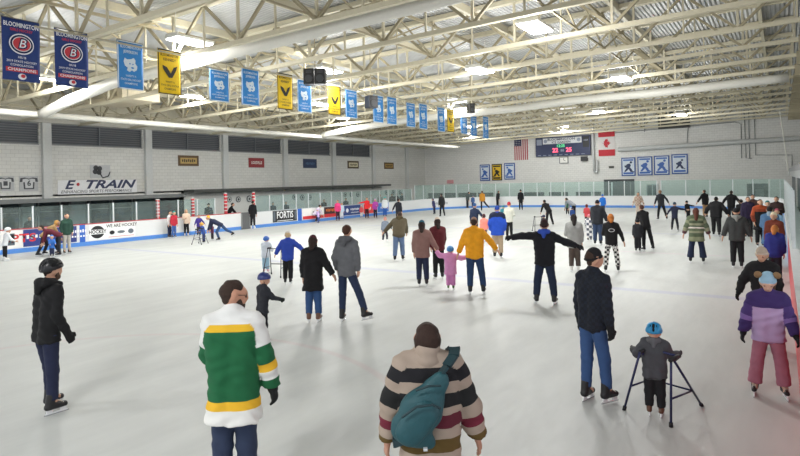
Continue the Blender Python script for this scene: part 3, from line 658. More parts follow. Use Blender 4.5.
f, w_, h_, o = adL(79.5, 85, '#2c62c0', 'blue line stripe painted up the boards, near one', .2, 1.0)
f, w_, h_, o = adL(89, 135, '#e9ebeb', 'white board advert with row of hockey supply logos')
f.disc(-w_*.33, 0, .34, 2, .012, .3); f.rect(-w_*.33-.45, -w_*.33+.45, -.1, .12, 1, .016); f.text('HOCKEY', -w_*.33, 0.01, .24, 2, .02, .03, 0, .85)
f.text('WE ARE HOCKEY', w_*.2, .24, .22, 2, .012, .02, 0, 1.6); f.disc(-w_*.02, -.08, .13, 2, .012, .1); f.disc(w_*.18, -.08, .2, 7, .012, .07); f.disc(w_*.4, -.08, .15, 7, .012, .12); f.rect(-w_*.1, w_*.47, -.3, -.28, 3, .012); f.build('lettering', o)
f, w_, h_, o = adL(273, 297, '#1d1f22', 'black board advert with big white FORTIS lettering'); f.text('FORTIS', 0, .06, .62, 1, .012, .02, 0, w_*.68); f.rect(-w_*.33, w_*.33, -.31, -.27, 1, .012); f.rect(-w_*.48, -w_*.4, -.3, .3, 7, .012); f.rect(w_*.4, w_*.48, -.3, .3, 7, .012); f.build('lettering', o)
f, w_, h_, o = adL(298, 302, '#2c62c0', 'blue line stripe painted up the boards beside the black advert', .2, 1.0)
f, w_, h_, o = adL(303, 324, '#e9e8e4', 'white board advert with red lower band'); f.rect(-w_/2, w_/2, -h_/2, -h_/2+.22, 3, .012); strokes(f, .4, .1, w_*.45, .16, 7); f.build('lettering', o)
f, w_, h_, o = adL(324.5, 338, '#3a2326', 'dark board advert with orange lettering over a red band'); strokes(f, 0, .14, w_*.75, .2, 6); f.rect(-w_/2, w_/2, -h_/2, -h_/2+.24, 3, .012); f.build('lettering', o)
f, w_, h_, o = adL(343, 363, '#25407e', 'navy board advert with small pale logo left of the red jacket skater'); f.disc(-w_*.28, 0, .16, 1, .012); strokes(f, w_*.1, .06, w_*.45, .16, 1); strokes(f, w_*.1, -.18, w_*.4, .08, 1); f.build('lettering', o)
f, w_, h_, o = adL(364, 374, '#d8393c', 'red board advert behind the red jacket skater'); strokes(f, 0, 0, w_*.5, .25, 1, n=4); f.build('lettering', o)
f, w_, h_, o = adL(378, 389, '#3d74c4', 'bright blue board advert before the boards curve'); strokes(f, 0, 0, w_*.5, .2, 1, n=4); f.build('lettering', o)
# white lettering panel on the corner
mid = arc(XL+RC, YF-RC, 158, 158, RC-.02, 1)[0]; a = math.radians(158); u = Vector((math.sin(a), -math.cos(a), 0)); 
f = Flat((mid[0], mid[1], .6), u, (0, 0, 1), [col('#dfe0e0', .4), col('#7c828a', .5)]); f.text('Comfort Inn', 0, 0, .42, 1, .06, .01, .1, 1.9)
o = f.build('advert'); tag(o, 'grey script lettering on the white curved corner board', 'advert')

# ---- signs on the left wall
def wallrect(x0, y0, x1, y1, X=WX):
    a = gx(x0, (y0+y1)/2, X); b = gx(x1, (y0+y1)/2, X); c = (a.y+b.y)/2; xm = (x0+x1)/2
    t = gx(xm, y0, X).z; l = gx(xm, y1, X).z
    return a.y, b.y, l, t
def signL(x0, y0, x1, y1, mats, name, label, cat, X=WX, off=.03):
    ya, yb, za, zt = wallrect(x0, y0, x1, y1, X)
    o = MB().box(X+.001, X+off, ya, yb, za, zt).build(name, mats[0]); tag(o, label, cat)
    return Flat((X+off, (ya+yb)/2, (za+zt)/2), (0, 1, 0), (0, 0, 1), mats), yb-ya, zt-za, o
f, w_, h_, o = signL(57.5, 180, 136.5, 193.5, [col('#e3e4e6', .6), col('#2b3355', .5), col('#b5333d', .5), col('#44474e', .5)], 'wall_sign', 'wide pale wall sign reading E TRAIN enhancing sports performance', 'sign')
f.text('E', -w_*.38, h_*.15, h_*.85, 1, .01, .03, .35, w_*.13); f.disc(-w_*.265, h_*.2, .09, 2, .01); f.text('TRAIN', w_*.12, h_*.15, h_*.85, 1, .01, .03, .35, w_*.66)
f.text('ENHANCING SPORTS PERFORMANCE', -.02*w_, -h_*.33, h_*.3, 3, .01, .005, .25, w_*.9); f.build('lettering', o)
f, w_, h_, o = signL(90, 165, 110, 178, [col('#b9bbbd', .6), col('#33363c', .5)], 'wall_sign', 'small pale sign with dark swirling hockey emblem above the wide sign', 'sign')
for k in range(4): f.disc(-w_*.15+.16*math.cos(k*1.57+.6), .08+.16*math.sin(k*1.57+.6), .15, 1, .01)
f.poly([(-.1, -.1), (.12, -.42), (.5, -.3), (.62, -.02), (.56, 0), (.44, -.24), (.14, -.34), (0, -.06)], 1, .01); f.build('emblem', o)
for x0, x1, y0, y1, lab, dg in ((-4, 14, 176, 191, 'pale panel with dark shirt drawing cut by the left frame edge', ''), (19, 38, 176, 191, 'pale panel with a dark outlined shirt drawing numbered 6', '6')):
    f, w_, h_, o = signL(x0, y0, x1, y1, [col('#b4b6b8', .6), col('#3b3e44', .5), col('#c6c8c9', .5)], 'wall_sign', lab, 'sign')
    sh = [(-.45, .36), (-.2, .4), (0, .32), (.2, .4), (.45, .36), (.48, .1), (.3, .12), (.27, -.38), (-.27, -.38), (-.3, .12), (-.48, .1)]
    f.poly([(a*w_, b*h_) for a, b in sh], 1, .01); f.poly([(a*w_*.72, b*h_*.8) for a, b in sh], 2, .014)
    if dg: f.text(dg, 0, 0, h_*.5, 1, .02, .03)
    else: f.rect(-w_*.12, w_*.12, -h_*.15, h_*.15, 1, .02)
    f.build('emblem', o)
for x0, y0, x1, y1, c1, c2, lab, tx in ((178, 155.5, 198.5, 166, '#5b452b', '#b89a5b', 'brown framed wall sign with gold centre, nearest of the row', 'KENNEDY'), (248.5, 158, 264, 167.5, '#8f2e33', '#d8c9c6', 'dark red wall sign with white lettering', 'LOUISVILLE'),
        (303, 159, 316.5, 168, '#253658', '#3f5f86', 'dark blue wall sign between the red and the brown ones', 'JEFFERSON'), (347.5, 161, 358.5, 168.5, '#4a3820', '#d7cfae', 'brown and cream wall sign right of the blue one', 'EDINA'), (384, 162.5, 393.5, 169, '#5b452b', '#a98a4c', 'small gold and brown wall sign, farthest of the row', 'APPLE V')):
    f, w_, h_, o = signL(x0, y0, x1, y1, [col(c1, .6), col(c2, .6), col('#e8e4dc', .5), col('#2a2118', .6)], 'wall_sign', lab, 'sign')
    f.rect(-w_*.4, w_*.4, -h_*.28, h_*.28, 1 if c1 not in ('#8f2e33', '#253658') else 0, .008); (f.text if tx == 'LOUISVILLE' else (lambda t_, x_, y_, s_, mi_, off_, b_, sh_, wd_: strokes(f, 0, 0, wd_, s_*.7, mi_, off_)))(tx, 0, 0, h_*.42, 3 if c1 not in ('#8f2e33', '#253658') else (2 if c1 == '#8f2e33' else 1), .014, .02, 0, w_*.68); f.build('lettering', o)
# round logo plaques under the canopy
for i, (px, py, r) in enumerate(((229, 196, 3), (238, 196, 3), (249, 195.5, 3.4), (294, 194, 2.7), (302, 194.5, 2.9), (309.5, 194.5, 2.8), (345, 192, 2.3), (351, 192, 2.3), (357.5, 192, 2.3), (386, 190, 2.4), (393, 190, 2.4), (400, 190, 2.4))):
    X = WX+.01; 
    p = gx(px, py, X); dep = (p-CP).dot(fwd); rr = r*dep/F*.98
    mb = MB().tube([(X, p.y, p.z-.25), (X+.05, p.y, p.z-.25)], rr, 20)
    o = mb.build('wall_plaque', col('#5c6062' if i % 3 else '#6d7a78', .5)); tag(o, 'round grey club plaque at the foot of the left wall, %s from the left' % 'first second third fourth fifth sixth seventh eighth ninth tenth eleventh twelfth'.split()[i], 'plaque', 'round plaques along the left wall')
    f = Flat((X+.05, p.y, p.z-.25), (0, 1, 0), (0, 0, 1), [col('#c5c9c8', .5), col('#33373b', .5)]); f.disc(0, 0, rr*.75, 0, .006); f.disc(0, 0, rr*.4, 1, .012); f.build('emblem', o)

# ---- far wall things
FY = WY-.02
def farrect(x0, y0, x1, y1, Y=FY):
    a = gy(x0, (y0+y1)/2, Y); b = gy(x1, (y0+y1)/2, Y); xm = (x0+x1)/2
    return a.x, b.x, gy(xm, y1, Y).z, gy(xm, y0, Y).z
def signF(x0, y0, x1, y1, mats, name, label, cat, th=.04, group=None):
    xa, xb, za, zt = farrect(x0, y0, x1, y1)
    o = MB().box(xa, xb, FY-th, FY+.019, za, zt).build(name, mats[0]); tag(o, label, cat, group)
    return Flat(((xa+xb)/2, FY-th, (za+zt)/2), (1, 0, 0), (0, 0, 1), mats), xb-xa, zt-za, o
PM = [col('#2c4f96', .5), col('#d6e0ec', .5), col('#3a66b4', .5), col('#20315c', .5), col('#e0b92e', .5), col('#1c1c1e', .5)]
def player(f, s, mi, flip=1):
    f.poly([(flip*a*s, b*s) for a, b in ((-.30, .0), (-.1, .2), (.1, .26), (.2, .12), (.12, -.05), (.25, -.2), (.3, -.42), (.16, -.42), (.02, -.18), (-.2, -.4), (-.32, -.38), (-.14, -.1))], mi, .02)
    f.disc(flip*.2*s, .34*s, .09*s, mi, .02); f.poly([(flip*a*s, b*s) for a, b in ((-.3, .08), (-.26, .12), (.42, -.4), (.5, -.4), (.38, -.46))], mi, .024)
post = [(480, 164.5, 490, 181, 1, 'blue bordered hockey player poster left of the yellow one'), (492, 164, 502, 180.5, 4, 'yellow hockey player poster on the far wall'), (504.3, 163, 515, 179.5, 1, 'blue bordered hockey player poster right of the yellow one'),
        (621.5, 157.5, 635.5, 176, 1, 'blue player banner nearest the red and white flag'), (637.5, 156.5, 652.5, 175.5, 1, 'second blue player banner from the red and white flag'), (654, 155.5, 669.5, 175, 1, 'third blue player banner, left of the pale one'), (671.5, 154, 688, 174, 1, 'pale player banner at the right end of the row')]
for i, (x0, y0, x1, y1, bg, lab) in enumerate(post):
    f, w_, h_, o = signF(x0, y0, x1, y1, PM if bg == 1 else [PM[5]]+PM[1:], 'wall_banner', lab, 'banner')
    f.rect(-w_*.42, w_*.42, -h_*.44, h_*.44, bg, .01)
    s = min(w_, h_)*.95
    if i < 6: player(f, s, 5 if bg == 4 else (2 if i != 3 else 3), 1 if i > 2 else -1)
    else: player(f, s*.8, 3)
    f.rect(-w_*.36, w_*.36, -h_*.4, -h_*.3, 2 if bg == 1 else 5, .015); f.rect(-w_*.36, w_*.36, h_*.32, h_*.4, 2 if bg == 1 else 5, .015)
    f.build('picture', o)
# flags
f, w_, h_, o = signF(514.5, 137.5, 528, 160, [col('#d9d4d2', .7), col('#ab3240', .7), col('#2d3456', .7)], 'national_flag', 'red and white striped flag with blue star field hung vertically', 'flag')
for k in range(7): f.rect(-w_/2+w_*(2*k)/13, -w_/2+w_*(2*k+1)/13, -h_/2, h_/2, 1, .01)
f.rect(-w_/2, 0.04, h_*.12, h_/2, 2, .016)
for a in range(4):
    for b in range(5): f.disc(-w_/2+.1+a*.17, h_*.17+b*.18, .035, 0, .02)
f.build('emblem', o)
f, w_, h_, o = signF(598.5, 130.5, 615, 156, [col('#dcd9d8', .7), col('#c0303c', .7)], 'national_flag', 'white flag with red leaf between red bands', 'flag')
f.rect(-w_/2, w_/2, h_*.25, h_/2, 1, .01); f.rect(-w_/2, w_/2, -h_/2, -h_*.25, 1, .01)
lf = [(0, .5), (.1, .3), (.2, .36), (.16, .08), (.3, .22), (.34, .12), (.48, .14), (.4, -.04), (.46, -.1), (.2, -.28), (.22, -.36), (.02, -.3), (.02, -.5)]; lf = lf+[(-a, b) for a, b in lf[::-1]][:-0 or None]
f.poly([(b*.75, a*.9) for a, b in lf][::-1], 1, .012); f.build('emblem', o)
# scoreboard
f, w_, h_, o = signF(536.5, 136.5, 591, 156, [col('#232f55', .5), col('#d9dcdf', .5), col('#1c2440', .5), emis('#ff5a78', 1.2), emis('#57d08a', .9), col('#8f98ab', .5), col('#15171c', .5)], 'scoreboard', 'dark blue scoreboard with white title strip and red digits', 'scoreboard', .25)
f.rect(-w_*.36, w_*.35, h_*.14, h_*.44, 1, .01); f.text('BLOOMINGTON', -.02*w_, h_*.36, h_*.16, 2, .02, .02, 0, w_*.5); f.text('ICE GARDEN', -.02*w_, h_*.21, h_*.15, 2, .02, .02, 0, w_*.34)
f.disc(-w_*.31, h_*.29, .18, 5, .02); f.disc(w_*.3, h_*.29, .18, 5, .02)
f.rect(-w_*.48, -w_*.38, h_*.1, h_*.4, 5, .01); f.rect(w_*.37, w_*.48, -h_*.1, h_*.44, 6, .01); strokes(f, w_*.425, h_*.25, w_*.08, .14, 5, .02, 4)
f.text('12:25', -w_*.03, h_*.02, h_*.2, 4, .01, .02); f.text('22', -w_*.13, -h_*.2, h_*.3, 3, .01, .03); f.text('25', w_*.12, -h_*.2, h_*.3, 3, .01, .03); f.text('88', 0, -h_*.22, h_*.18, 5, .01, .02)
for k in range(9): f.rect(-w_*.46+k*w_*.1, -w_*.4+k*w_*.1, -h_*.45, -h_*.42, 5, .01)
f.build('display', o)
f, w_, h_, o = signF(581.5, 156.5, 588, 161, [BK, col('#2b2d31', .5)], 'wall_speaker', 'small black speaker box under right end of the scoreboard', 'speaker', .3); f.rect(-w_*.4, w_*.4, -h_*.4, h_*.4, 1); f.build('grille', o)
f, w_, h_, o = signF(559.5, 156.8, 568.5, 163.5, [col('#6c6f70', .5), col('#eeeeea', .5), BK], 'wall_clock', 'square grey framed clock below the scoreboard', 'clock', .08); f.rect(-w_*.42, w_*.42, -h_*.4, h_*.4, 1); f.bars = None
f.poly([(-.02, 0), (.02, 0), (.02, h_*.3), (-.02, h_*.3)], 2, .012); f.poly([(0, -.02), (w_*.2, -.1), (w_*.2, -.06), (0, .02)], 2, .012); f.build('face', o)
# roll door, windows
f, w_, h_, o = signF(604, 179.3, 634.5, 200, [col('#5b5f62', .7), col('#45494c', .7), col('#cdd2d3', .5), col('#8b9092', .5)], 'door_1', None, None, .03)
del_ = o; struct(o)
f.rect(-w_*.5, w_*.5, h_*.36, h_*.5, 1, .01); f.rect(-w_*.26, -w_*.2, -h_*.5, h_*.36, 2, .03); f.rect(w_*.36, w_*.39, -h_*.5, h_*.36, 3, .03)
for k in range(9): f.rect(-w_*.5, w_*.5, -h_*.5+k*h_*.095, -h_*.5+k*h_*.095+.02, 1, .012)
struct(f.build('door_face', o))
f, w_, h_, o = signF(646.5, 184, 658.5, 199, [col('#a9b2b3', .5), col('#4a5557', .3)], 'window_20', None, None, .03); struct(o); f.rect(-w_*.42, -w_*.05, -h_*.5, h_*.42, 1); f.rect(w_*.05, w_*.42, -h_*.5, h_*.42, 1); f.build('pane', o)
f, w_, h_, o = signF(747, 183.5, 768, 198, [col('#3d4445', .5), col('#2d3335', .3), col('#5f6769', .4)], 'window_21', None, None, .03); struct(o); f.rect(-w_*.46, w_*.46, -h_*.4, h_*.4, 1); f.rect(-w_*.1, w_*.3, -h_*.4, h_*.1, 2, .01); f.build('pane', o)
f, w_, h_, o = signF(415, 185, 425, 206, [col('#33383a', .6), col('#4b5153', .4)], 'door_2', None, None, .03); struct(o); f.rect(-w_*.4, w_*.4, -h_*.5, h_*.45, 1); f.build('door_leaf', o)
f, w_, h_, o = signF(658.5, 112.5, 690, 128.5, [col('#4c4e4e', .6), col('#323434', .6), col('#8a8b86', .6)], 'air_vent', 'dark rectangular louvred vent high on the far wall', 'vent', .3)
for k in range(6): f.rect(-w_*.47, w_*.47, -h_*.42+k*h_*.15, -h_*.36+k*h_*.15, 2 if k == 3 else 1, .01)
f.build('louvre', o)
f, w_, h_, o = signF(796, 110, 815, 118, [col('#2e3032', .6), col('#1c1d1e', .6)], 'air_vent', 'dark wall vent at the upper right edge of the view', 'vent', .3); f.rect(-w_*.45, w_*.45, -h_*.4, h_*.4, 1); f.build('louvre', o)
# pipes on the far wall
PG = col('#b4b8b8', .5)
def px3(p, Y=WY-.25): return [gy(x, y, Y) for x, y in p]
o = MB().tube(px3([(618, 149.6), (700, 144.5), (800, 138), (830, 136.5)], WY-.35), .2, 12).build('wall_duct', col('#c6c9c9', .4), None, True); tag(o, 'long pale round duct across the far wall above the player banners', 'duct')
o = MB().tube(px3([(592.5, 100), (593, 150), (594.5, 172)]), .11, 10).tube(px3([(594.5, 172), (597, 172.5), (597, 160)]), .09, 10).build('drain_pipe', col('#cfd2d2', .4), None, True); tag(o, 'white vertical pipe between scoreboard and leaf flag', 'pipe')
for i, (pp, lab) in enumerate((([(615, 133), (735, 122), (741, 124), (741.5, 158)], 'thin conduit running along the far wall top then down, leftmost drop'), ([(744, 110), (746, 158), (752, 158.5)], 'second thin conduit drop on the far wall'), ([(748.5, 110), (749.5, 158)], 'third thin conduit drop on the far wall'),
       ([(754, 110), (755.5, 155), (792, 155), (792, 172)], 'conduit that drops then turns right along the far wall'), ([(645, 129), (644.5, 132), (644.5, 112)], 'short conduit stub near top of far wall'), ([(688, 128), (687, 145)], 'short conduit between vent and duct'))):
    o = MB().tube(px3(pp, WY-.06), .035, 6).build('conduit', col('#8d9192', .5), None, True); tag(o, lab, 'conduit')
f, w_, h_, o = signF(609, 166, 614, 168.3, [col('#4d4f4a', .6)], 'exit_sign', 'tiny dark plate on the wall left of the player banners', 'plate')
f, w_, h_, o = signF(447, 180, 453.5, 183.5, [col('#e6a7ab', .6)], 'wall_plate', 'tiny pink plate low on far wall at left', 'plate')
# netting pole at right, bench rails behind far boards
a, b = gy(779, 105, 50), gy(788.5, 172, 50)
o = MB().tube([a, b], .035, 6).build('netting_cable', col('#d6d6cc', .5)); tag(o, 'pale slanting netting cable at right end of the far wall', 'cable')
for i, (x0, x1) in enumerate(((427, 441), (443, 455), (457, 475), (477, 492), (522, 536), (537, 543), (548, 560), (562, 567), (575, 590), (592, 600))):
    xa, xb, za, zt = farrect(x0, 194.5, x1, 199.5, 54.2)
    mb = MB().box(xa, xb, 54.1, 54.5, .75, .82, 0).box(xa, xb, 54.5, 54.55, .82, 1.35, 0)
    for q in (xa+.1, xb-.15): mb.box(q, q+.05, 54.1, 54.5, -.04, .75, 0)
    tag(mb.build('bench', col('#55595a', .7)), 'dark bench behind the glass at the far end, %s from the left' % 'first second third fourth fifth sixth seventh eighth ninth tenth'.split()[i], 'bench', 'benches behind the far glass')
# grey walkway ledge outside the right boards
o = MB().box(.55, 5.5, 19, 50, 2.78, 3.02, 0).box(.55, .62, 19, 50, 2.5, 2.78, 1).box(.7, .9, 19, 19.2, -.04, 2.78, 1).box(.7, .9, 34, 34.2, -.04, 2.78, 1).box(.7, .9, 49, 49.2, -.04, 2.78, 1).box(5.2, 5.4, 19, 19.2, -.04, 2.78, 1).box(5.2, 5.4, 49, 49.2, -.04, 2.78, 1).build('spectator_deck', [col('#6f7173', .7), col('#8c8f90', .7)]); tag(o, 'dark grey raised deck edge behind the right boards', 'deck')

# ---- roof trusses
RN = 'first second third fourth fifth sixth seventh eighth ninth tenth eleventh twelfth thirteenth fourteenth fifteenth sixteenth seventeenth eighteenth nineteenth'.split()
BEI = col('#cfc8b0', .55, 0, .08); BED = col('#a59c82', .6, 0, .08)  # second beige is darker, with the web members' shade put into the colour
XS0, XS1 = -33.3, .6
truss = empty('roof_truss', (0, 0, 0)); tag(truss, 'beige steel roof truss across the rink, nineteenth from the far wall', 'roof truss', 'parallel roof trusses')
MB().bar((XS0, 0, zb(XS0)+.07), (XS1, 0, zb(XS1)+.07), .15, .13).build('bottom_chord', BEI, truss)
MB().bar((XS0, 0, zr(XS0)-.12), (XS1, 0, zr(XS1)-.12), .22, .15).build('top_chord', BEI, truss)
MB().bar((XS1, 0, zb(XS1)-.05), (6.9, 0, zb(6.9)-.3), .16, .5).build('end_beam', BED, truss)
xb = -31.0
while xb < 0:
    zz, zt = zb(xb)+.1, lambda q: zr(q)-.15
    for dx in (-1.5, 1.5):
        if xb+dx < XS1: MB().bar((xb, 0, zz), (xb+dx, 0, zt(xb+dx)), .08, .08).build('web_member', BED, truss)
    MB().bar((xb, 0, zz), (xb, 0, zt(xb)), .07, .07).build('web_member', BEI, truss)
    if xb+1.5 < XS1: MB().bar((xb+1.5, 0, zb(xb+1.5)+.1), (xb+1.5, 0, zt(xb+1.5)), .05, .05).build('web_member', BEI, truss)
    xb += 3.0
TY = [17.5+3.03*k for k in range(-6, 13)]
for i, y in enumerate(TY):
    t_ = truss if i == 0 else copy_tree(truss); t_.location = (0, y, 0); t_['label'] = 'beige steel roof truss across the rink, %s from the far wall' % RN[len(TY)-i-1]
# bracing between trusses (lines along the rink)
for i, x in enumerate((-29, -22, -17, -10, -5)):
    mb = MB()
    mb.bar((x, TY[0], zb(x)+.2), (x, TY[-1], zb(x)+.2), .05); mb.bar((x, TY[0], zr(x)-.35), (x, TY[-1], zr(x)-.35), .07, .09)
    for k in range(len(TY)-1):
        mb.bar((x, TY[k], zb(x)+.15), (x, TY[k+1], zr(x)-.2), .045); mb.bar((x, TY[k+1], zb(x)+.15), (x, TY[k], zr(x)-.2), .045)
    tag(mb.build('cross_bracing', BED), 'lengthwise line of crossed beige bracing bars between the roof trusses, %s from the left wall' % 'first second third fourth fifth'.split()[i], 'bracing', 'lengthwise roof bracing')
# purlins under the deck
for k in range(9):
    x = -32.5+k*4.0
    tag(MB().box(x-.06, x+.06, -2, 55.9, zr(x)-.3, zr(x)-.05).build('purlin', BEI), 'beige purlin running lengthwise under the roof deck, %s from the left wall' % 'first second third fourth fifth sixth seventh eighth ninth'.split()[k], 'purlin', 'purlins under the roof deck')
# ---- ducts
DW = col('#d3d2ca', .5, 0, .05)
def duct(pts_, r, label, wob=.02):
    P = [Vector(p) for p in pts_]; out = []
    for i in range(len(P)-1):
        n_ = max(2, int((P[i+1]-P[i]).length/.5))
        for k in range(n_): out.append(P[i].lerp(P[i+1], k/n_))
    out.append(P[-1]); rs = [r*(1+wob*math.sin(i*1.7)) for i in range(len(out))]
    o = MB().tube(out, rs, 18).build('air_duct', col('#bdbcb4', .5) if r < .15 else DW, None, True); tag(o, label, 'duct'); return o
duct([(-26, 2, 5.85), (-26, 31.5, 5.85), (-26, 50, 5.9)], .13, 'long pale lengthwise duct above the left boards')
duct([(-26, 12.1, 5.85), (-24, 12.1, 6.2), (-20.5, 12.1, 6.6), (-13, 12.1, 6.85), (-6, 12.1, 7.05), (2, 12.1, 7.2)], .21, 'near white fabric duct crossing above the rink beside the banners', .035)
duct([(-26, 30, 5.95), (-23.5, 30, 6.2), (-19, 30, 6.48), (-12, 30, 6.55), (-9, 30, 6.7), (-5, 30, 6.68), (.4, 30, 6.8)], .2, 'far white fabric duct crossing the rink beyond the speakers', .035)
o = MB().box(-28, -24.8, 15.0, 16.9, 6.75, 7.6).box(-27.6, -25.2, 14.96, 15.0, 6.9, 7.45, 1).box(-27.7, -27.65, 15.3, 15.35, 7.6, 7.97, 0).box(-25.1, -25.05, 15.3, 15.35, 7.6, 8.03, 0).box(-27.7, -27.65, 16.6, 16.65, 7.6, 7.97, 0).box(-25.1, -25.05, 16.6, 16.65, 7.6, 8.03, 0).build('air_handler', [col('#c9bfa6', .6), col('#aaa189', .6)]); tag(o, 'boxy beige air handling unit hung among the trusses behind a light blue banner', 'air handler')
# ---- lights
lamp_px = [(190, 42), (535, 28), (195, 97), (327, 71), (480, 71), (622, 79), (457, 101), (50, 79), (340, 118), (564, 126), (600, 112), (681, 115), (471, 134)]
sp_l = ['bright fixture behind the yellow and blue banners at upper left', 'large bright fixture at top right of centre', 'bright fixture seen below the yellow banner', 'bright fixture above the black double speaker', 'bright fixture hung right of the speakers', 'bright fixture at right among the trusses', 'bright fixture above the small far speaker', 'bright fixture between the two navy banners', 'small far bright fixture among the banners', 'far bright fixture above the scoreboard', 'far bright fixture above the leaf flag', 'far bright fixture right of the wall vent', 'far bright fixture above the striped flag side', 'bright fixture low among the left trusses']
fix = []
for (x, y), lab in zip(lamp_px, sp_l):
    zz = 7.25 if (x, y) in ((190, 42), (327, 71), (457, 101), (564, 126)) else 6.9; p = gz(x, y, zz)
    if p.y > 53: p = p*(53/p.y)+CP*(1-53/p.y); p.z = min(p.z, zb(p.x)-.05)
    fix.append((p.x, p.y, p.z, lab))
base_l = list(fix)
fix.append((-19, 38.4, 6.6, 'added far fixture in the banner row, brightening the far ice')); fix.append((-19, 21.9, 6.6, 'bright fixture tucked between banners near the middle of the row'))  # first fixture is added to brighten the far end of the ice
for X in (-23, -13.5, -3.5):
    fix.append((X, -2.2, zb(X)-.1, None))  # unseen fixtures added to light the near ice
for i, (x, y, z, lab) in enumerate(fix):
    e = empty('ceiling_light', (x, y, z)); tag(e, lab or 'added white fixture overhead outside the view, lighting the near ice', 'ceiling light', None if lab else 'added fixtures outside the view')
    MB().box(-.32, .32, -.68, .68, .02, .1).box(-.3, .3, -.66, -.62, .1, .16).bar((0, -.5, .1), (0, -.5, 1.3), .015).bar((0, .5, .1), (0, .5, 1.3), .015).build('housing', col('#dcdcd6', .4), e)
    MB().box(-.29, .29, -.64, .64, -.02, .02).build('diffuser', emis('#f4f8ff', LAMP_EM), e)
    ld = bpy.data.lights.new('lamp', 'POINT'); ld.shadow_soft_size = .4; ld.energy = LAMP_W*.66; ld.color = (1, .99, .96)
    lo = bpy.data.objects.new('lamp', ld); C.objects.link(lo); lo.parent = e; lo.location = (0, 0, -.7)
    ld = bpy.data.lights.new('downlight', 'AREA'); ld.shape = 'RECTANGLE'; ld.size = .56; ld.size_y = 1.2; ld.energy = LAMP_W*.3; ld.color = (1, .99, .96)
    lo = bpy.data.objects.new('downlight', ld); C.objects.link(lo); lo.parent = e; lo.location = (0, 0, -.04)
    if i == 0: print('FIX', [(round(a), round(b), round(q, 1)) for a, b, q, _ in fix])
# ---- speakers
def speaker(cx, cy, w, h, X, label, rz=0, n=2):
    p = gx(cx, cy, X); dep = (p-CP).dot(fwd); W, H = w*dep/F, h*dep/F
    e = empty('loudspeaker', p, TH+rz); tag(e, label, 'speaker')
    for k in range(n):
        x0 = -W/2+k*W/n
        MB().box(x0+.01, x0+W/n-.01, -.2, .25, -H/2, H/2).build('cabinet', BK, e)
        MB().tube([(x0+W/n/2, -.2, -H*.15), (x0+W/n/2, -.23, -H*.15)], W/n*.33, 16).build('cone', col('#34363a', .4), e)
        MB().box(x0+W/n*.25, x0+W/n*.75, -.22, -.2, H*.22, H*.38).build('horn', col('#34363a', .4), e)
    MB().bar((0, .05, H/2), (0, .05, zr(X)-p.z-.05), .03).build('bracket', BED, e)
speaker(315, 77, 22, 15.5, -13.6, 'pair of black loudspeakers hung together above the banner row')
speaker(371.5, 102, 10, 12, -14.3, 'tilted black loudspeaker hung by the blue banners', .5, 1)
speaker(471, 108.5, 5.5, 9.5, -13.8, 'small black and white loudspeaker farthest along the banner row', .3, 1)
# ---- banners
BX = -15.3
bn = [(20.5, 20, 81, 'n'), (71, 31, 86.5, 'n'), (130, 42, 89.5, 'b'), (169, 50.5, 94.5, 'y'), (219, 70, 101.5, 'b'), (250, 69, 105.5, 'b'), (284.5, 74, 109.5, 'y'), (304, 80, 112.5, 'b'), (334, 86, 115, 'y'), (351, 90, 118, 'b'), (378, 95.5, 122.5, 'b'), (391.5, 97, 124.5, 'b'), (410.5, 103, 127, 'b'), (422.8, 104, 129, 'b'), (440.8, 107.5, 131.5, 'b'), (450.3, 109.5, 132, 'y'), (463.8, 117.5, 134, 'b'), (473.5, 116, 136, 'b'), (485.5, 116.5, 138.5, 'b')]
rowname = 'first second third fourth fifth sixth seventh eighth ninth tenth eleventh twelfth thirteenth fourteenth fifteenth sixteenth seventeenth eighteenth nineteenth'.split()
extra_d = {0: 'navy championship banner with round crest, nearest the left edge', 1: 'wrinkled navy championship banner with round crest, right of the first', 2: 'large light blue banner with white animal head beside the navy banners', 3: 'large yellow banner with black wing emblem, nearest of the yellow ones'}
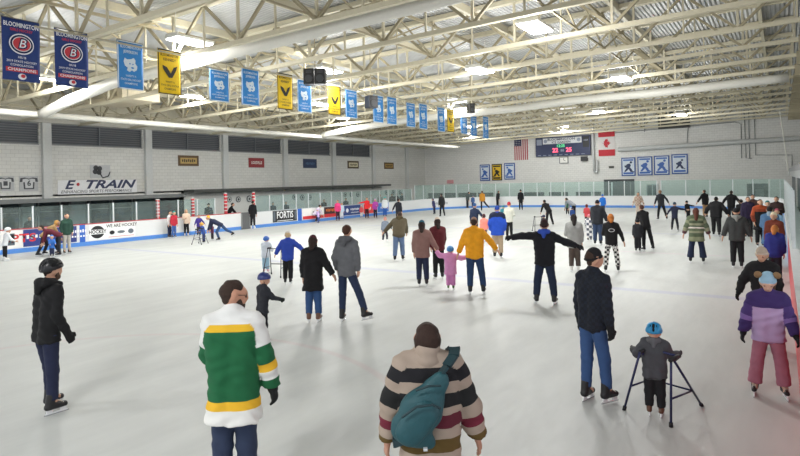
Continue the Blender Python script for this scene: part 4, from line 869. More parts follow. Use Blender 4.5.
for i, (cx, y0, y1, kd) in enumerate(bn):
    a = gx(cx, y0, BX); b = gx(cx, y1, BX); hgt = a.z-b.z
    Wb = .84 if kd == 'n' else .78
    if i == 4: pass
    mats = {'n': [col('#223a78', .8), col('#e6e8ee', .8), col('#c23b46', .8), col('#16244e', .8)], 'b': [col('#2f7fc4', .8), col('#cfdbe4', .8), col('#cfe3f2', .8), col('#cbd8e2', .8)], 'y': [col('#e0bb10', .8), col('#23211c', .8), col('#23211c', .8), col('#e8c41c', .8)]}[kd]
    e = empty('hanging_banner', (BX, a.y, b.z))
    cn = {'n': 'navy', 'b': 'light blue', 'y': 'yellow'}[kd]
    tag(e, extra_d.get(i, '%s banner with %s, %s from the left in the hanging row' % (cn, {'b': 'white animal head emblem', 'y': 'black wing emblem'}[kd] if kd != 'n' else '', rowname[i])), 'banner')
    # wavy cloth, slight thickness
    nU, nV = 10, 12; vs = []; amp = .014 if kd == 'n' else .006
    def wave(u, v): return amp*math.sin(u*5+v*3+i)+amp*.6*math.sin(v*7+i*2+u*3)
    def sag(u): return -.05*math.sin(math.pi*u) if i == 1 else 0
    for s in (.004, -.004):
        for v in range(nV+1):
            for u in range(nU+1):
                uu, vv = u/nU, v/nV; vs.append((wave(uu, vv)+s, (uu-.5)*Wb, vv*hgt+sag(uu)*vv))
    fs = []; M_ = (nU+1)*(nV+1)
    for v in range(nV):
        for u in range(nU):
            q = v*(nU+1)+u; fs.append((q, q+1, q+nU+2, q+nU+1)); fs.append((M_+q, M_+q+nU+1, M_+q+nU+2, M_+q+1))
    for u in range(nU): q = u; fs.append((q, M_+q, M_+q+1, q+1)); q = nV*(nU+1)+u; fs.append((q, q+1, M_+q+1, M_+q))
    for v in range(nV): q = v*(nU+1); fs.append((q, q+nU+1, M_+q+nU+1, M_+q)); q += nU; fs.append((q, M_+q, M_+q+nU+1, q+nU+1))
    link('cloth', vs, fs, mats[0], e, True)
    f = Flat((0.03 if kd == 'n' else .018, 0, hgt/2), (0, 1, 0), (0, 0, 1), mats); H = hgt
    if kd == 'n':
        f.text('BLOOMINGTON', 0, H*.4, H*.1, 1, .0, .02, 0, Wb*.92); f.text('GIRLS HOCKEY', 0, H*.32, H*.06, 2, .0, .02, 0, Wb*.6)
        f.disc(0, H*.1, Wb*.33, 1, .0, H*.17); f.disc(0, H*.1, Wb*.3, 3, .004, H*.15); f.disc(0, H*.1, Wb*.25, 1, .008, H*.12); f.disc(0, H*.1, Wb*.23, 2, .011, H*.11); f.text('B', 0, H*.1, H*.24, 3, .016, .04, .25); f.text('B', 0, H*.1, H*.2, 1, .02, .0, .25)
        f.text('10U B', 0, -H*.12, H*.05, 1, .0, .02); f.text('2019 STATE HOCKEY', 0, -H*.19, H*.05, 1, .0, .01, 0, Wb*.8); f.text('CONSOLATION', 0, -H*.25, H*.05, 1, .0, .01, 0, Wb*.6)
        f.rect(-Wb*.42, Wb*.42, -H*.36, -H*.29, 2, .0); f.text('CHAMPIONS', 0, -H*.325, H*.065, 1, .006, .02, 0, Wb*.75); f.disc(0, -H*.43, Wb*.11, 1, 0, H*.05); f.disc(.02, -H*.42, Wb*.06, 2, .004, H*.03)
    else:
        for q in ((-Wb/2, Wb/2, H/2-.03, H/2), (-Wb/2, Wb/2, -H/2, -H/2+.03), (-Wb/2, -Wb/2+.03, -H/2, H/2), (Wb/2-.03, Wb/2, -H/2, H/2)): f.rect(*q, 1, .0)
        f.text('BLOOMINGTON', 0, H*.38, H*.085, 1, .0, .015, 0, Wb*.78); f.text('JEFFERSON' if kd == 'b' else 'KENNEDY', 0, H*.28, H*.085, 1, .0, .015, 0, Wb*.55)
        if kd == 'b':
            hd_ = [(-.2, -.02), (-.24, .1), (-.2, .2), (-.12, .16), (.0, .18), (.1, .23), (.16, .17), (.15, .08), (.22, .0), (.2, -.1), (.1, -.16), (.04, -.12), (-.04, -.18), (-.14, -.14), (-.1, -.07)]
            f.poly([(a_*Wb*1.15, b_*H*.75) for a_, b_ in hd_][::-1], 3, .0); f.disc(-.03, .05, .022, 0, .006); f.disc(.06, .04, .02, 0, .006); f.poly([(-.02, -.06), (.06, -.09), (.1, -.05), (.04, -.03)], 0, .006)
        else:
            f.poly([(-.32*Wb, .15*H), (-.28*Wb, .05*H), (-.05*Wb, -.12*H), (.06*Wb, -.12*H), (.05*Wb, -.03*H), (-.12*Wb, .11*H)], 1, 0); f.poly([(-.02*Wb, -.12*H), (.1*Wb, -.12*H), (.28*Wb, .06*H), (.33*Wb, .16*H), (.17*Wb, .12*H), (.04*Wb, -.02*H)], 1, 0.004)
        f.text('VARSITY A', 0, -H*.22, H*.06, 1, .0, .01, 0, Wb*.4); f.text('STATE GIRLS HOCKEY', 0, -H*.3, H*.06, 1, .0, .01, 0, Wb*.8); f.text('CHAMPIONS', 0, -H*.38, H*.06, 1, .0, .01, 0, Wb*.5)
    f.build('printing', e)
    MB().tube([(0, -Wb/2, hgt+.01), (0, Wb/2, hgt+.01)], .012, 6).bar((0, -Wb*.4, hgt), (0, -Wb*.4, zb(BX)-b.z+.1), .008).bar((0, Wb*.4, hgt), (0, Wb*.4, zb(BX)-b.z+.1), .008).build('hanging_rod', col('#6b6b66', .5), e)
tag(MB().box(BX-.03, BX+.03, 7.0, 36, zb(BX)+.0, zb(BX)+.05).build('banner_rail', col('#a9a491', .5)), 'thin steel rail under the trusses that carries the hanging banner row', 'rail')

# ================================================================== PEOPLE
NVY = '#1d2438'; JEAN = '#2b3a58'; JEANB = '#3d5a86'; BLK = '#15161a'; CHAR = '#2c2d30'
CROWD = 'skaters waiting along the right boards'
def bladeless(): pass
# ---- foreground
def emblem_left(o, k):
    c = k['chest']; f = Flat(Vector(c)+Vector(k['rx'])*(.075*k['S'])-Vector(k['sp'])*(.07*k['S'])+Vector(k['rx'])*(.078*k['S']), Vector(k['fy']), Vector(k['sp']), [col('#8d9297', .7), col('#3b3f45', .7)])
    f.n = Vector(k['rx']); f.disc(.0, 0, .05, 0, 0, .065); f.disc(.0, 0, .03, 1, .004, .02); f.build('emblem', o)
person(52, 411, 256, 62, 'man in black hooded sweatshirt and black helmet gliding alone at far left of foreground', top='#101114', legs='#1d2440', hat='#1b1c1f', hatkind='helmet', hair='#2c211b', beard='#5b4334', gloves='#0d0d10',
       armL=((.1, .12, -1), (.05, .45, -.9)), armR=((.12, -.02, -1), (.05, .5, -.85)), legL='step', legR='stand', lean=5, hood='#101114', head=(0, 4), build=1.08, hem=.1, skate='#17171a', topname='sweatshirt', S=1.87)
def jersey_extra(o, k):
    pass
JER = banded('jersey', [(0, '#e3e4e2'), (.05, '#e3b52c'), (.08, '#16603a'), (.385, '#e8b62d'), (.425, '#e6e6e2')], [(0, '#dedfdc'), (.15, '#16603a'), (.165, '#16603a'), (.225, '#e8b62d'), (.265, '#dfe0dd'), (.305, '#16603a')])
person(236, 508, 283, 14, 'man in green yellow and white hockey jersey seen from behind, hand at bearded chin', topmat=JER, topname='jersey', legs='#2a3650', hair='#33231b', beard='#3a2a20', glasses=True, gloves='#15191a',
       armL=((.15, .35, -.85), (-.62, .62, .62)), armR=((.3, .02, -1), (.18, .2, -1)), head=(66, 8), build=1.02, fat=.026, hem=.18, lean=3, S=1.90, legL='stand', legR='stand', skin='#c08d74')
def bag(o, k):
    S = k['S']; c = Vector(k['chest']); fy = Vector(k['fy']); rx = Vector(k['rx']); sp = Vector(k['sp'])
    return
CARD = banded('cardigan', [(0, '#a8988a'), (.05, '#17171c'), (.1, '#a39385'), (.142, '#18191c'), (.196, '#a69688'), (.225, '#5c1c2c'), (.275, '#a69688'), (.32, '#5f4b22'), (.37, '#a69688'), (.5, '#a69688')],
              [(0, '#a8988a'), (.055, '#17171c'), (.105, '#a39385'), (.14, '#1c1d1e'), (.2, '#a39385'), (.25, '#6e1f33'), (.29, '#a69688'), (.33, '#5f4b22')], .008)
W = person(433, 583, 323, -4, 'woman in wide striped beige and black cardigan seen from behind in the foreground', topmat=CARD, topname='cardigan', legs='#22252e', hair='#33211a', hairlen=.005, S=1.74, build=1.06, fat=.03, hem=.3, nkf=.2,
       armL=((.34, .02, -1), (.12, .22, -1)), armR=((.4, .02, -1), (.25, .22, -1)), lean=3, head=(-12, 8), collar='#a69688', skin='#b98a74', extra=None)
# hair bob bulk for the woman is part of hair; sling bag is its own thing on her back
def sling_bag(W):
    S = 1.66; M = W.matrix_world if False else Matrix.Translation(W.location) @ Matrix.Rotation(W.rotation_euler.z, 4, 'Z')
    e = empty('sling_bag', W.location, W.rotation_euler.z); tag(e, 'teal sling bag worn diagonally across the back of the striped cardigan', 'bag')
    TEAL = col('#1d4f57', .6, 0, .15, 20, .3); DK = col('#12333a', .6)
    zc = 1.255; y = -.175; 
    def P(x, z, d=0): return np.array([x, y-d, z])
    # tilted tear-drop: narrow at the upper right, wide at the lower left
    pr = [cap(P(.06, zc+.16), P(-.06, zc-.02), .06, .12, (0, 1, 0), 1.4), cap(P(-.06, zc-.02), P(-.13, zc-.13), .125, .12, (0, 1, 0), 1.4), cap(P(-.18, zc-.13), P(-.02, zc-.23), .06, .045, (0, 1, 0), 1.3)]
    b = sdf_obj('bag_body', pr, TEAL, e, .011, k=.06, fold=.004)
    pr = [cap(P(-.04, zc-.02, .075), P(-.14, zc-.13, .07), .085, .095, (0, 1, 0), 2.2)]
    sdf_obj('front_pocket', pr, TEAL, e, .011, k=.05, fold=.004)
    MB().tube([P(-.19, zc-.02, .115), P(-.1, zc+.05, .135), P(.0, zc+.06, .135), P(.05, zc+.03, .12)], .008, 6).tube([P(-.1, zc+.13, .08), P(-.02, zc+.16, .09), P(.06, zc+.16, .09)], .007, 6).build('zip', DK, e)
    MB().box(-.06, -.035, y-.105, y-.08, zc-.24, zc-.225).build('tag_label', col('#c9ced0', .4), e)
    mb = MB(); pts = [(.05, y+.01, zc+.18), (.11, y+.02, zc+.25), (.16, -.11, zc+.30), (.18, -.03, zc+.325), (.16, .07, zc+.29), (.05, .19, zc+.12), (-.12, .22, zc-.12), (-.25, .08, zc-.28), (-.24, -.1, zc-.27), (-.15, y+.03, zc-.22)]
    for i in range(len(pts)-1): mb.bar(pts[i], pts[i+1], .012 if i > 3 else .07, .05 if i > 3 else .018)
    mb.build('strap', DK, e)
sling_bag(W)
TART = plaid('navy_dark', '#151d2b', '#10151f', 26)
person(597, 402, 243, 38, 'tall man in dark navy plaid jacket, black beanie and blue jeans', topmat=TART, legmat=cloth('#33507e'), hat='#141417', gloves='#0f1013', armL='down', armR=((.16, -.05, -1), (.1, .12, -1)),
       legL='stand', legR='step', head=(22, 8), S=1.86, build=1.0, hem=.075, hair='#3a2a20', lean=3)
BRN = '#5b3a26'
T_ = person(655.5, 416, 320, 4, 'small child in bright blue helmet and grey hooded jacket holding a skating frame', top='#45464b', legs='#141519', hat='#1b86b8', hatkind='helmet', gloves='#2d2e33', skate=BRN, hood='#5c5d62',
       armL=((.5, .35, -.75), (.35, .75, .1)), armR=((.5, .35, -.75), (.35, .75, .1)), S=1.06, build=1.15, fat=.015, hem=.1, legL='stand', legR='stand', head=(0, 12), lean=6)
LIL = banded('lilac_coat', [(0, '#3b2a63'), (.115, '#b8a0c9')], [(0, '#3b2a63'), (.11, '#4a3673'), (.2, '#7c62a2'), (.25, '#3b2a63')])
person(776, 397, 262, 176, 'girl in purple and lilac winter jacket with pompom hat walking at the right boards', topmat=LIL, legs='#a06a7c', legmat=cloth('#a5687a'), hat='#9cc0d6', hatkind='ears', hair='#5a3f2e', hairlen=.03, gloves='#111114',
       armL=((.3, .25, -1), (.25, .5, -.75)), armR=((.36, .08, -1), (.2, .2, -1)), head=(4, 28), S=1.53, build=1.06, rm=.3, fat=.022, hem=.11, lean=6, legL='wide', legR='wide', flare=.012, skin='#cfa48e')
person(766, 347, 243, 190, 'person in black jacket and beige beanie right behind the lilac jacket girl', top='#131316', legs='#17181c', hat='#b7a797', beanieband='#c3b5a6', hair='#3b2b22', armL='down', armR=((.55, .0, -.9), (.3, .25, -.9)), gloves='#101012', head=(6, 22), fat=.02, lean=12, S=1.6, rm=.25)
person(263, 344, 272, 60, 'child in dark blue helmet mostly hidden behind the green jersey man', top='#2a2c33', legs='#1c1d22', hat='#2a3878', hatkind='helmet', gloves='#18201b', armR='fwd', armL='down', S=1.22, head=(30, 15), vents=False)
# ---- middle distance, left to right
person(5, 261, 236, 70, 'small skater in white jersey and black trousers at the left edge', top='#dfe2e6', legs='#15161a', hat='#d9dde2', hatkind='helmet', armL='fwd', armR='fwd', lean=12, S=1.3, skate='#e6e6e6')
person(41, 256, 222, 75, 'fair haired adult in tan jacket leaning forward by the navy advert', top='#a98a5e', legs='#1c1d26', hair='#c39453', hairlen=.05, lean=48, armL='reach', armR='reach', legL='bent', legR='back', S=1.68)
person(59, 256, 232, -80, 'person in maroon jacket bent double over a small child', top='#5d1c2c', legs='#23242c', lean=66, armL='reach', armR='reach', legL='stand', legR='bent', S=1.66, hair='#2c201b')
person(52, 257, 243, 170, 'tiny child in blue under the maroon bent person', top='#2f66b5', legs='#272d4a', hat='#3c78c8', S=.9, armL='fwd', armR='fwd')
person(67, 254, 222, 160, 'standing person in dark green top and pale grey trousers by the navy advert', top='#24463a', legs='#b9b5ad', hair='#47342a', S=1.68, armL='pocket', armR='pocket')
person(169.5, 238, 214, 120, 'dark haired child in white top and navy trousers left of the red jacket child', top='#e4dfdd', legs='#1d2745', hair='#241a18', S=1.42)
person(174, 238, 213.5, 150, 'child in red jacket and teal hat standing by the white boards', top='#b3283a', legs='#3d5f9c', hat='#2a9d9c', S=1.42)
person(186, 236, 213, 175, 'fair haired skater in cream jacket and black leggings by the boards', top='#d9c3ae', legs='#101014', hair='#c9a978', S=1.45, hairlen=.04, armL='pocket', armR='chest', skate='#e4e4e4')
person(199, 236, 217, 165, 'small child in purple jacket right of the cream jacket skater', top='#3f3183', legs='#2a2233', hair='#2b2028', S=1.15, armL='side', armR='out')
person(209, 231, 206, 10, 'person in black cap and jacket standing behind the yellow hatted pair', top='#16171d', legs='#14151a', hat='#121318', hatkind='cap', S=1.7, pos=tuple(gz(209, 232)), armL='chest')
person(219, 241, 211, -72, 'adult in navy jacket and yellow beanie pushing low with one leg trailing', top='#1c2440', legs='#2f4a72', hat='#e0a02a', lean=62, armL='reach', armR='reach', legL='bent', legR='trail', S=1.66, head=(0, 10))
person(204, 243, 225, -60, 'small child in yellow helmet and blue jacket holding a skating frame', top='#2f4f9f', legs='#2b3560', hat='#d8a33c', hatkind='helmet', S=1.0, armL='fwd', armR='fwd', lean=14)
person(212.5, 240, 227, -50, 'little child in maroon between the yellow hatted adult and the frame', top='#5a2440', legs='#25202c', hat='#4a2a50', S=.85, armL='fwd', armR='fwd')
person(238, 230, 203, 80, 'person in black leaning over the boards left of the grey gate', top='#121317', legs='#15161a', hair='#1c1614', lean=26, armR='reach', armL='reach', S=1.7, pos=(XL-.85, gx(237, 215, XL).y, 0), noskate=True)
person(253, 229, 203.5, 20, 'slim person all in black standing right of the grey gate', top='#101014', legs='#101014', hair='#1d1715', S=1.72, skate='#dddddd', armL='pocket', armR='down', hem=.14)
person(266, 273, 238, 20, 'child in pale grey suit and blue helmet pushing a tall frame', top='#c9d0da', legs='#8fb0c6', hat='#2a62b8', hatkind='helmet', S=1.14, skate='#d9a8b2', holder='#e6dfe2', armL='fwd', armR='fwd', lean=10, fat=.02)
person(288, 285, 238, 8, 'girl in bright blue jacket and black trousers striding beside the frame', top='#2a46a8', legs='#101116', hat='#d7d2cd', hair='#cdb48c', S=1.45, armL=((.55, .3, -.7), (.45, .6, -.7)), armR=((.8, -.2, -.6), (.8, -.1, -.8)), legL='stand', legR='trail' if False else 'back', lean=10, fat=.02)
person(314, 322, 236.5, 14, 'woman in long black coat, maroon beanie and blue jeans', top='#121215', legs='#2c4a78', legmat=cloth('#30507f'), hat='#4a1c28', hair='#2b1d18', hairlen=.03, S=1.70, hem=.2, fat=.02, armL='down', armR=((.5, -.05, -1), (.45, .2, -.8)), skate='#6b4a38', legL='stand', legR='stand')
person(354, 322, 223, 24, 'tall young man in grey hooded sweatshirt and navy jeans, one skate pushed out right', top='#66686c', legs='#25324f', hair='#4a2f22', S=1.88, hood='#5a5c60', armL='pocket', armR='pocket', legL='stand', legR=((.42, .05, -1), (.36, -.05, -1)), build=.98, topname='sweatshirt', footyaw=(0, 22))
person(311, 222, 207, 60, 'adult in white and lilac jacket crouching with a child by the boards', top='#d9cfe0', legs='#20202c', hair='#2b1d1a', lean=40, legL='crouch', legR='crouch', armL='reach', armR='reach', S=1.6)
person(318.5, 223.5, 209, -60, 'lilac jacket child beside the crouching adult', top='#c3a9d6', legs='#3c4c84', hat='#c9b4da', S=1.0, armL='fwd', armR='fwd')
person(338, 221.5, 205.5, 175, 'person in bright pink jacket and dark trousers by the navy advert', top='#de3f7c', legs='#3a1c30', hair='#6d4631', S=1.5)
person(342, 220, 207, 170, 'child in pale blue behind the bright pink jacket', top='#bcd0e6', legs='#d0d6e0', hair='#8d6a4c', S=1.25)
person(367, 219, 203, 160, 'person in bright red jacket reaching left near the boards', top='#e02a30', legs='#3a1418', hair='#74241f', S=1.58, armL='down', armR='spread')
person(375.5, 219, 203.5, 170, 'child in purple and pink jacket right of the red jacket', top='#a93f9e', legs='#241c34', hat='#b9a2cf', S=1.5, armL='chest')
person(361.5, 218, 208, 170, 'small child in red and white left of the red jacket', top='#df5a5e', legs='#d8d2d4', S=1.0, hat='#e0d8d8')
person(371, 216, 197, 178, 'spectator in pale jacket standing behind the glass near the curve', top='#c8c6c2', legs='#4b4c50', hair='#7a4a35', S=1.7, pos=(XL-.8, gx(371, 205, XL-.8).y, 0), noskate=True)
person(385, 218, 198, 165, 'hockey child in white jersey, teal helmet and blue trousers', top='#e3e7ea', legs='#2d5fb4', hat='#48b8b4', hatkind='helmet', S=1.55, pos=tuple(gz(385, 217)), fat=.03)
for i, (x, c, hc_, lab) in enumerate(((380, '#9c9a94', '#3a2b22', 'spectator in light grey behind the glass right of the pale jacket one'), (392, '#3a2024', '#2a1c18', 'spectator in dark maroon behind the glass by the bleachers'), (396.5, '#2c1d20', '#3f2a20', 'spectator in near black behind the glass next to the maroon one'), (402, '#22252c', '#2c211c', 'spectator in charcoal at the right end of the glass row'))):
    person(x, 214, 198, 170, lab, top=c, legs='#26272b', hair=hc_, S=1.66, pos=(XL-.9, gx(x, 205, XL-.9).y, 0), noskate=True)
for i, (x, c, hc_, lab) in enumerate(((273, '#2c2f36', '#2a201c', 'seated row spectator in dark coat left of the black advert'), (286, '#25272d', '#4a3528', 'spectator in black behind the black advert'), (324, '#2c2a30', '#33261f', 'spectator in dark clothes behind the dark orange lettered advert'), (346, '#3a3d44', '#2d221d', 'spectator in slate grey behind the navy logo advert'), (29, '#1e2423', '#1c1715', 'dark figure inside the bright lobby window at left'))):
    person(x, 214, 204, 170, lab, top=c, legs='#1d1e22', hair=hc_, S=1.5, pos=(XL-1.1, gx(x, 212, XL-1.1).y, 0), noskate=True)
person(398.5, 226, 205, 30, 'skater in black jacket gliding behind the olive jacket pair', top='#171a24', legs='#14151a', hair='#1f1714', S=1.68, armL='side')
person(385, 243, 218, 10, 'child in grey suit bending left of the olive jacket adult', top='#707a88', legs='#2b2e38', hat='#c58a80', hatkind='beanie', S=1.2, armR='side', legL='back', legR='bent', lean=16, skate='#e2e2e2')
person(399, 261, 217, 8, 'adult in olive jacket and blue jeans bending with arms out', top='#5b523f', legs='#5f7394', hair='#3a2a22', S=1.78, lean=34, armL='wide', armR='reach', legL='rear', legR='step', fat=.03, build=1.1, hood='#54492f')
person(423, 286, 220, 2, 'woman in mauve brown fleece and teal beanie holding the pink child by hand', top='#8b6b64', legs='#222b47', hat='#1f5a70', hair='#2b1e1a', hairlen=.05, S=1.70, armL='down', armR=((.5, .1, -1), (.6, .15, -1)), fat=.02, hem=.13, build=1.05)
person(439, 279, 214, -12, 'woman in burgundy jacket and cream beanie beside the teal beanie woman', top='#5e2026', legs='#15161b', hat='#cbb9aa', hair='#2a1c18', hairlen=.05, S=1.70, armL='pocket', armR='lowfwd', fat=.015)
person(451, 290, 242, 8, 'small child in pink coat and blue and pink helmet between two adults', top='#d58fc0', legs='#c97fb5', hat='#3f86c4', hatkind='helmet', S=1.1, armL=((.75, .1, .05), (.5, .0, .6)), armR=((.8, .1, -.25), (.8, .1, .1)), fat=.03, hem=.18, skate='#4e6b35', vents=False, build=1.1)
person(477, 294, 212.5, 4, 'man in bright yellow sweatshirt, cap and jeans holding the pink child by hand', top='#eda21c', legs='#233b60', hat='#8a6a58', hatkind='cap', hair='#3a2a22', S=1.83, armL=((.42, .05, -1), (.38, .1, -1)), armR=((.72, .08, -.8), (.55, .2, -.75)), build=1.18, fat=.02, legL='stand', legR='wide', topname='sweatshirt', head=(-6, 0), holder='#dfe2e6')
person(498, 258, 204, 6, 'man in royal blue jacket with navy yoke and khaki trousers', top='#2350c0', yoke='#18223f', legs='#b09c82', hat='#2447a0', S=1.80, fat=.035, build=1.12, armL='pocket', armR='pocket', hem=.13)
person(475, 240, 207, 20, 'skater in dark navy jacket and blue hat behind the yellow sweatshirt man', top='#1c2a44', legs='#1c1d25', hat='#27558f', S=1.66, armR='side')
person(484.5, 243, 214, 0, 'child in coral pink jacket left of the royal blue jacket', top='#ef8a7c', legs='#4a3a44', hair='#3a1f22', S=1.25, hat='#58262c')
person(509.5, 240, 198, 10, 'person in cream jacket, red hat and black trousers right of the royal blue jacket', top='#cfd0c4', legs='#111216', hat='#a5283a', S=1.70, armL='chest', armR='chest', skate='#c9a284')
person(503.5, 226, 203, 0, 'child in teal and green jacket half hidden behind the royal blue jacket', top='#3f8f9c', legs='#1f2630', hat='#2d8794', S=1.2)
person(442.5, 217, 197, -20, 'slim black clothed skater near the white curved boards, the taller of two', top='#16181a', legs='#131518', hair='#1d1816', S=1.74, legL='step', legR='back')
person(434.5, 214.5, 200, -60, 'child in navy and purple by the white curved boards', top='#2b2c58', legs='#1f2138', hair='#3a2a4a', S=1.3, lean=12)
person(467.5, 208.5, 194.5, 60, 'far skater in grey green jacket leaning left beside a blue child', top='#4a5657', legs='#22262e', hair='#2b2320', S=1.6, lean=14, armL='side')
person(473, 208.5, 197, 10, 'far child in blue beside the grey green jacket', top='#3c5a8a', legs='#25345a', hat='#35506e', S=1.25)
person(481.5, 211, 193.5, -15, 'far skater in orange jacket with dark trousers and a stride to the right', top='#c98a2c', legs='#23242c', hair='#5a3a22', S=1.74, legR=((.6, 0, -.8), (.7, 0, -.7)))
person(498, 207, 193.5, 50, 'far skater in black near the blue kick strip behind the royal blue jacket', top='#15161b', legs='#15161b', hair='#1d1816', S=1.62, lean=12)
person(521, 210.5, 191.5, 0, 'lone far skater all in black standing by the far boards', top='#121318', legs='#121318', hat='#151515', S=1.80, hem=.16)
person(550, 226, 206.5, -30, 'skater in black bent over a small frame in the middle of the ice', top='#141417', legs='#16161a', hair='#15120f', S=1.68, lean=46, armL='reach', armR='reach', legL='step', legR='back')
person(544, 234, 218, 6, 'child in dark helmet partly hidden behind the spread armed man', top='#1b1c28', legs='#1d1e26', hat='#242848', hatkind='helmet', S=.95)
person(545.5, 304, 218, 6, 'man in black jacket with both arms stretched wide and blue hood', top='#11131a', legs='#1b2740', hair='#2a1c1a', hat='#351c20', beanieband='#351c20', S=1.84, build=1.08, fat=.025, armL=((1, .0, -.02), (1, .15, -.12)), armR=((.85, .05, -.42), (.95, .2, -.3)), hood='#2f4fb0', gloves='#101116', legL='wide', legR='wide', lean=8, footyaw=(10, 5), hem=.1)
person(575, 272, 217, -4, 'woman in light grey fleece with dark ponytail and brown trousers', top='#9a9b98', legs='#51463f', hair='#1d1513', hairlen=.07, S=1.66, armL='chest', armR='down', skate='#e3e1dc', fat=.025, hem=.15)
person(574, 218, 199.5, -50, 'adult in pale grey top bending over children near the far boards', top='#8f959c', legs='#1c1f2a', hair='#37302c', S=1.70, lean=62, armL='reach', armR='reach')
person(567.5, 215, 200.5, 10, 'far child in green top left of the bending grey adult', top='#2c5c48', legs='#23252c', hair='#3b2b24', S=1.2)
person(572.5, 222, 210, 10, 'little child in blue jacket in front of the bending grey adult', top='#2d4d8f', legs='#2d4d8f', hat='#2a3a66', S=.9, fat=.02)
person(587, 227, 203, 10, 'child in coral red jacket left of the dark quilted jacket man', top='#c8484f', legs='#2b2730', hair='#5a2226', hat='#7a2330', S=1.25, armL='chest')
PAT = plaid('pastel', '#e6e4e6', '#5a5f6e', 9)
person(589.5, 241, 208, 4, 'child in white patterned suit holding a small frame beside the dark jacket man', topmat=PAT, legmat=PAT, hat='#d8808c', S=1.15, fat=.025, armL='fwd', armR='fwd')
person(598, 245, 202, 6, 'man in dark quilted jacket and blue jeans beside the patterned suit child', top='#22252c', legs='#30415f', hat='#1c1c22', S=1.80, build=1.12, fat=.03, armR='out', armL='lowfwd')
person(603, 215.5, 195, 2, 'skater in bright blue jacket near the far boards', top='#1f6cc8', legs='#1c2438', hat='#2a6cc0', S=1.5, armL='out', legR='back')
CHK = plaid('check', '#e4e3df', '#17171a', 15)
person(612, 272, 217, -4, 'orange haired woman in black hooded top and black and white checked trousers', top='#121215', legmat=CHK, hair='#b26a2c', hairlen=.02, S=1.66, armL='chest', armR='out', legL='wide', legR='wide', topname='sweatshirt', flare=.008, build=1.05,
       extra=lambda o, k: (lambda f: (f.disc(0, 0, .085, 0, 0, .05), f.disc(0, 0, .065, 1, .004, .035), f.build('back_print', o)))((lambda q: q)(Flat(Vector(k['chest'])-Vector(k['sp'])*.2-Vector(k['fy'])*.165, Vector(k['rx']), Vector(k['sp']), [col('#c9cbcc', .7), col('#18181b', .7)]))))
WPL = plaid('cream_plaid', '#e6d8c8', '#8c6450', 11)
person(638, 252, 219, 12, 'child in black snowsuit held by the black clothed adult', top='#1a1c22', legs='#15161b', hat='#15161b', S=1.18, fat=.02, armR='chest')
person(648.5, 251, 205, -28, 'adult in black leaning over the child in black snowsuit', top='#141418', legs='#121216', hair='#4a2c22', S=1.72, lean=24, armL='lowfwd', armR='lowfwd', legL='stand', legR=((.3, .1, -1), (.15, -.15, -1)))
person(638.5, 218, 193, 170, 'skater in cream and brown plaid jacket and cream trousers by the far boards', topmat=WPL, legs='#cfc3b6', hair='#2a1c17', hairlen=.03, S=1.66, fat=.02, armL='out', armR='out')
person(662.5, 220, 190.5, -20, 'man in charcoal jacket gliding with arms out by the far boards', top='#33363b', legs='#15161a', hair='#8a6a4c', S=1.84, armL='out', armR='side', lean=10, legL='wide', legR=((.3, 0, -1), (.25, -.1, -1)), build=1.1)
person(675, 231, 202, 10, 'child in navy jacket with right arm held out', top='#1c2138', legs='#151722', hat='#2a4258', S=1.42, armR='spread', armL='side', legL='wide', legR='wide')
person(688.5, 222, 201.5, -40, 'child in black jacket half hidden behind the green striped cardigan', top='#16171b', legs='#1d1e24', hat='#1b1b20', S=1.25, lean=12, armR='spread')
person(705.5, 218, 192, -40, 'far man in black jacket and tan trousers', top='#141418', legs='#a58562', hair='#5b4638', S=1.76, armL='side', armR='down', fat=.02, legL='stand', legR='stand')
GRN = banded('green_knit', [(0, '#4e5a44'), (.06, '#7f8468'), (.1, '#4b5743'), (.145, '#8d8f76'), (.19, '#4b5743'), (.215, '#d9cfc6'), (.245, '#5f6a52'), (.29, '#8d8f76'), (.33, '#54604a'), (.4, '#7f8468')], [(0, '#5c6751'), (.1, '#85896e'), (.15, '#5c6751'), (.23, '#8d8f76'), (.3, '#5b3a40')], .01)
person(697, 263, 209, -2, 'woman in long green striped cardigan with auburn hair and flared jeans', topmat=GRN, topname='cardigan', legs='#1c2742', hair='#5b3126', hairlen=.1, S=1.70, hem=.17, fat=.03, armL='out', armR='out', build=1.12, flare=.02, legL='wide', legR='wide')
person(716.5, 236, 199, 10, 'heavy built person in black with elbows out', top='#121215', legs='#121215', hair='#14110f', S=1.74, build=1.25, fat=.04, armL=((.6, 0, -.8), (.3, .4, -.6)), armR=((.6, 0, -.8), (.4, .3, -.8)), legL='step', legR='rear', lean=8)
person(731.5, 222, 192.5, 12, 'skater in black jacket near the far boards right of the tan trousers man', top='#16171a', legs='#17181d', hair='#1b1613', S=1.78, build=1.1, fat=.02, armL='side', armR='side', lean=8)
person(737.5, 268, 206.5, -2, 'young person in dark grey heather jacket, black beanie and slim black jeans, arms out', top='#3a3c3c', legs='#16171b', hat='#161619', S=1.74, hood='#8a8b87', armL='out', armR='out', fat=.03, hem=.11, build=1.08)
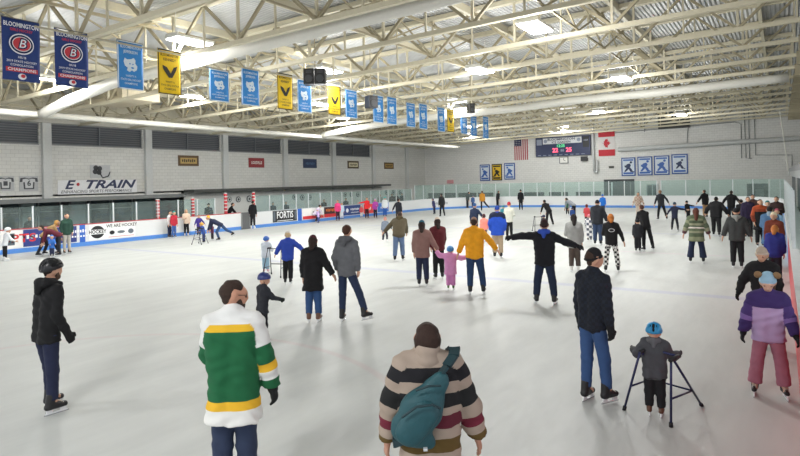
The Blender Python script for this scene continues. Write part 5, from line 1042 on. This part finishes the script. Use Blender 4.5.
# ---- waiting crowd by the right boards
person(741.5, 233, 198, 8, 'slim person in black directly left of the purple jacket person', top='#16171b', legs='#16171b', hair='#1d1714', S=1.55, group=CROWD)
person(748.5, 238, 194, 172, 'person in dark purple jacket at the left end of the waiting crowd', top='#241a38', legs='#16171c', hair='#20160f', S=1.74, fat=.025, group=CROWD)
person(753.5, 232, 192, 178, 'person with light brown face behind the purple jacket, at back of the crowd', top='#4a3230', legs='#1a1b20', hair='#2a1b15', S=1.74, group=CROWD)
BKO = banded('orange_black', [(0, '#b4502a'), (.07, '#8f3e26'), (.12, '#17171a')], [(0, '#a84a28'), (.2, '#7d3826')])
person(760.5, 247, 193, 165, 'adult in orange shouldered long black coat facing the camera in the crowd', topmat=BKO, topname='coat', legs='#141519', hair='#2b1c16', hairlen=.04, S=1.76, hem=.22, fat=.02, armL='pocket', armR='pocket', group=CROWD)
person(770.5, 261, 207, 8, 'person in long denim blue padded coat with dark hair seen from behind', top='#4d6f94', legs='#14161c', hair='#20191a', S=1.68, hem=.26, fat=.03, topname='coat', armL='chest', armR='chest', collar='#93a5b5', group=CROWD)
person(768, 243, 201, 170, 'person in teal hat behind the denim blue coat', top='#2d3d44', legs='#1a1c20', hat='#2b7577', S=1.66, group=CROWD)
person(783, 240, 192.5, 190, 'dark haired person in brown black jacket leaning at the boards at back of the crowd', top='#33201f', legs='#17181c', hair='#1c1413', S=1.76, fat=.02, armL='chest', armR='lowfwd', group=CROWD)
person(783, 249, 204.5, 185, 'child with pink face and pale blue jacket below the brown black jacket', top='#8db0d0', legs='#2b2e3a', hair='#5a3a30', hat='#a2415a', S=1.45, group=CROWD)
person(775.5, 269, 210, 195, 'person in rust brown jacket and cream knitted hat in the crowd', top='#6b2e1e', legs='#1b1b20', hat='#e3d3b4', hair='#8a4a24', S=1.62, fat=.025, group=CROWD)
person(784, 283, 222, 10, 'child in royal blue jacket with ginger hair at the boards behind the pompom hat girl', top='#242a78', legs='#191b26', hair='#b06a34', hairlen=.02, S=1.42, fat=.03, group=CROWD)
# ---- skating frames
def frame_(label, lp, c='#232b5c', name='skating_frame', s=1.0, r=.014):
    """lp: ground points of three feet and two handle tops given as world points"""
    e = empty(name, (0, 0, 0)); tag(e, label, 'skating aid'); M_ = col(c, .35, .2); R_ = col('#15161a', .6)
    return e, M_, R_
def aframe(cx, cy, yaw, W, Dp, H, label, c, r=.013):
    e = empty('skating_frame', (cx, cy, 0), yaw); tag(e, label, 'skating aid'); M_ = col(c, .35, .2); R_ = col('#15161a', .6)
    for s in (-1, 1):
        x = s*W/2; xt = s*W*.36
        for yy, yt_ in ((-Dp*.5, -.05), (Dp*.5, .05)):
            MB().tube([(x, yy, .0), (xt, yt_, H)], r, 8).build('leg', M_, e, True)
            MB().tube([(x, yy, 0), (x, yy, .05)], r*1.7, 8).build('foot', R_, e, True)
        MB().tube([(xt, -.07, H), (xt, .1, H)], r*1.9, 8).build('grip', R_, e, True)
        MB().tube([(s*W*.46, -Dp*.34, H*.32), (s*W*.46, Dp*.34, H*.32)], r*.85, 8).build('side_rail', M_, e, True)
    MB().tube([(-W*.36, .07, H*.97), (W*.36, .07, H*.97)], r, 8).build('cross_bar', M_, e, True)
    MB().tube([(-W*.44, Dp*.34, H*.4), (W*.44, Dp*.34, H*.4)], r, 8).build('cross_bar', M_, e, True)
    return e
def trestle():
    # A-frame aid of the nearest child: two side A shapes joined at the front
    e = empty('skating_frame', (0, 0, 0)); tag(e, 'dark blue tubular skating frame held by the blue helmet child', 'skating aid'); M_ = col('#20264f', .3, .3); R_ = col('#14151a', .6)
    a0 = gz(624, 410); b0 = gz(671, 427); c0 = gz(702, 406)
    H = .74
    def top(px, py, ref):   # point at height H on the pixel ray
        return gz(px, py, H)
    a1 = top(640, 352, a0); b1 = top(671, 360, b0); c1 = top(679, 356, c0)
    dfar = (c0-b0); fr = a0+dfar*1.0
    for p, q in ((a0, a1), (b0, b1), (c0, b1+Vector((dfar.x, dfar.y, 0)).normalized()*.05)):
        MB().tube([p, q], .0135, 10).build('leg', M_, e, True); MB().tube([p, p+(q-p).normalized()*.05], .022, 10).build('foot', R_, e, True)
    fl = a0+Vector((dfar.x, dfar.y, 0))*.95; 
    MB().tube([fl, a1+Vector((dfar.x, dfar.y, 0)).normalized()*.05], .0135, 10).build('leg', M_, e, True)
    MB().tube([a1+Vector((0, 0, 0)), a1+Vector((dfar.x, dfar.y, 0)).normalized()*.22], .022, 10).build('grip', R_, e, True)
    MB().tube([b1-Vector((dfar.x, dfar.y, 0)).normalized()*.02, b1+Vector((dfar.x, dfar.y, 0)).normalized()*.2], .024, 10).build('grip', R_, e, True)
    MB().tube([b0.lerp(b1, .42), c0.lerp(b1, .35)], .011, 8).build('side_rail', M_, e, True)
    MB().tube([a0.lerp(a1, .42), fl.lerp(a1, .35)], .011, 8).build('side_rail', M_, e, True)
    MB().tube([a1+Vector((dfar.x, dfar.y, 0)).normalized()*.2, b1+Vector((dfar.x, dfar.y, 0)).normalized()*.18], .0135, 8).build('cross_bar', M_, e, True)
    MB().tube([fl.lerp(a1, .36), c0.lerp(b1, .36)], .011, 8).build('cross_bar', M_, e, True)
trestle()
p = gz(276, 276); aframe(p.x, p.y, math.atan2(-p.x, p.y)-.5, .6, .55, .82, 'grey tubular skating frame between the pale suit child and the blue jacket girl', '#44464c')
p = gz(200, 244); aframe(p.x, p.y, math.atan2(-p.x, p.y)+1.0, .55, .5, .7, 'small tubular skating frame held by the yellow helmet child', '#4a4c55')
p = gz(548, 231.5); aframe(p.x-.5, p.y, math.atan2(-p.x, p.y)+.3, .5, .5, .75, 'thin skating frame pushed by the bent black clothed skater', '#4a4c55')
p = gz(590, 240); aframe(p.x+.1, p.y+.35, math.atan2(-p.x, p.y), .5, .5, .6, 'low pale skating frame in front of the patterned suit child', '#8d9096')
print('PEOPLE', NP[0])
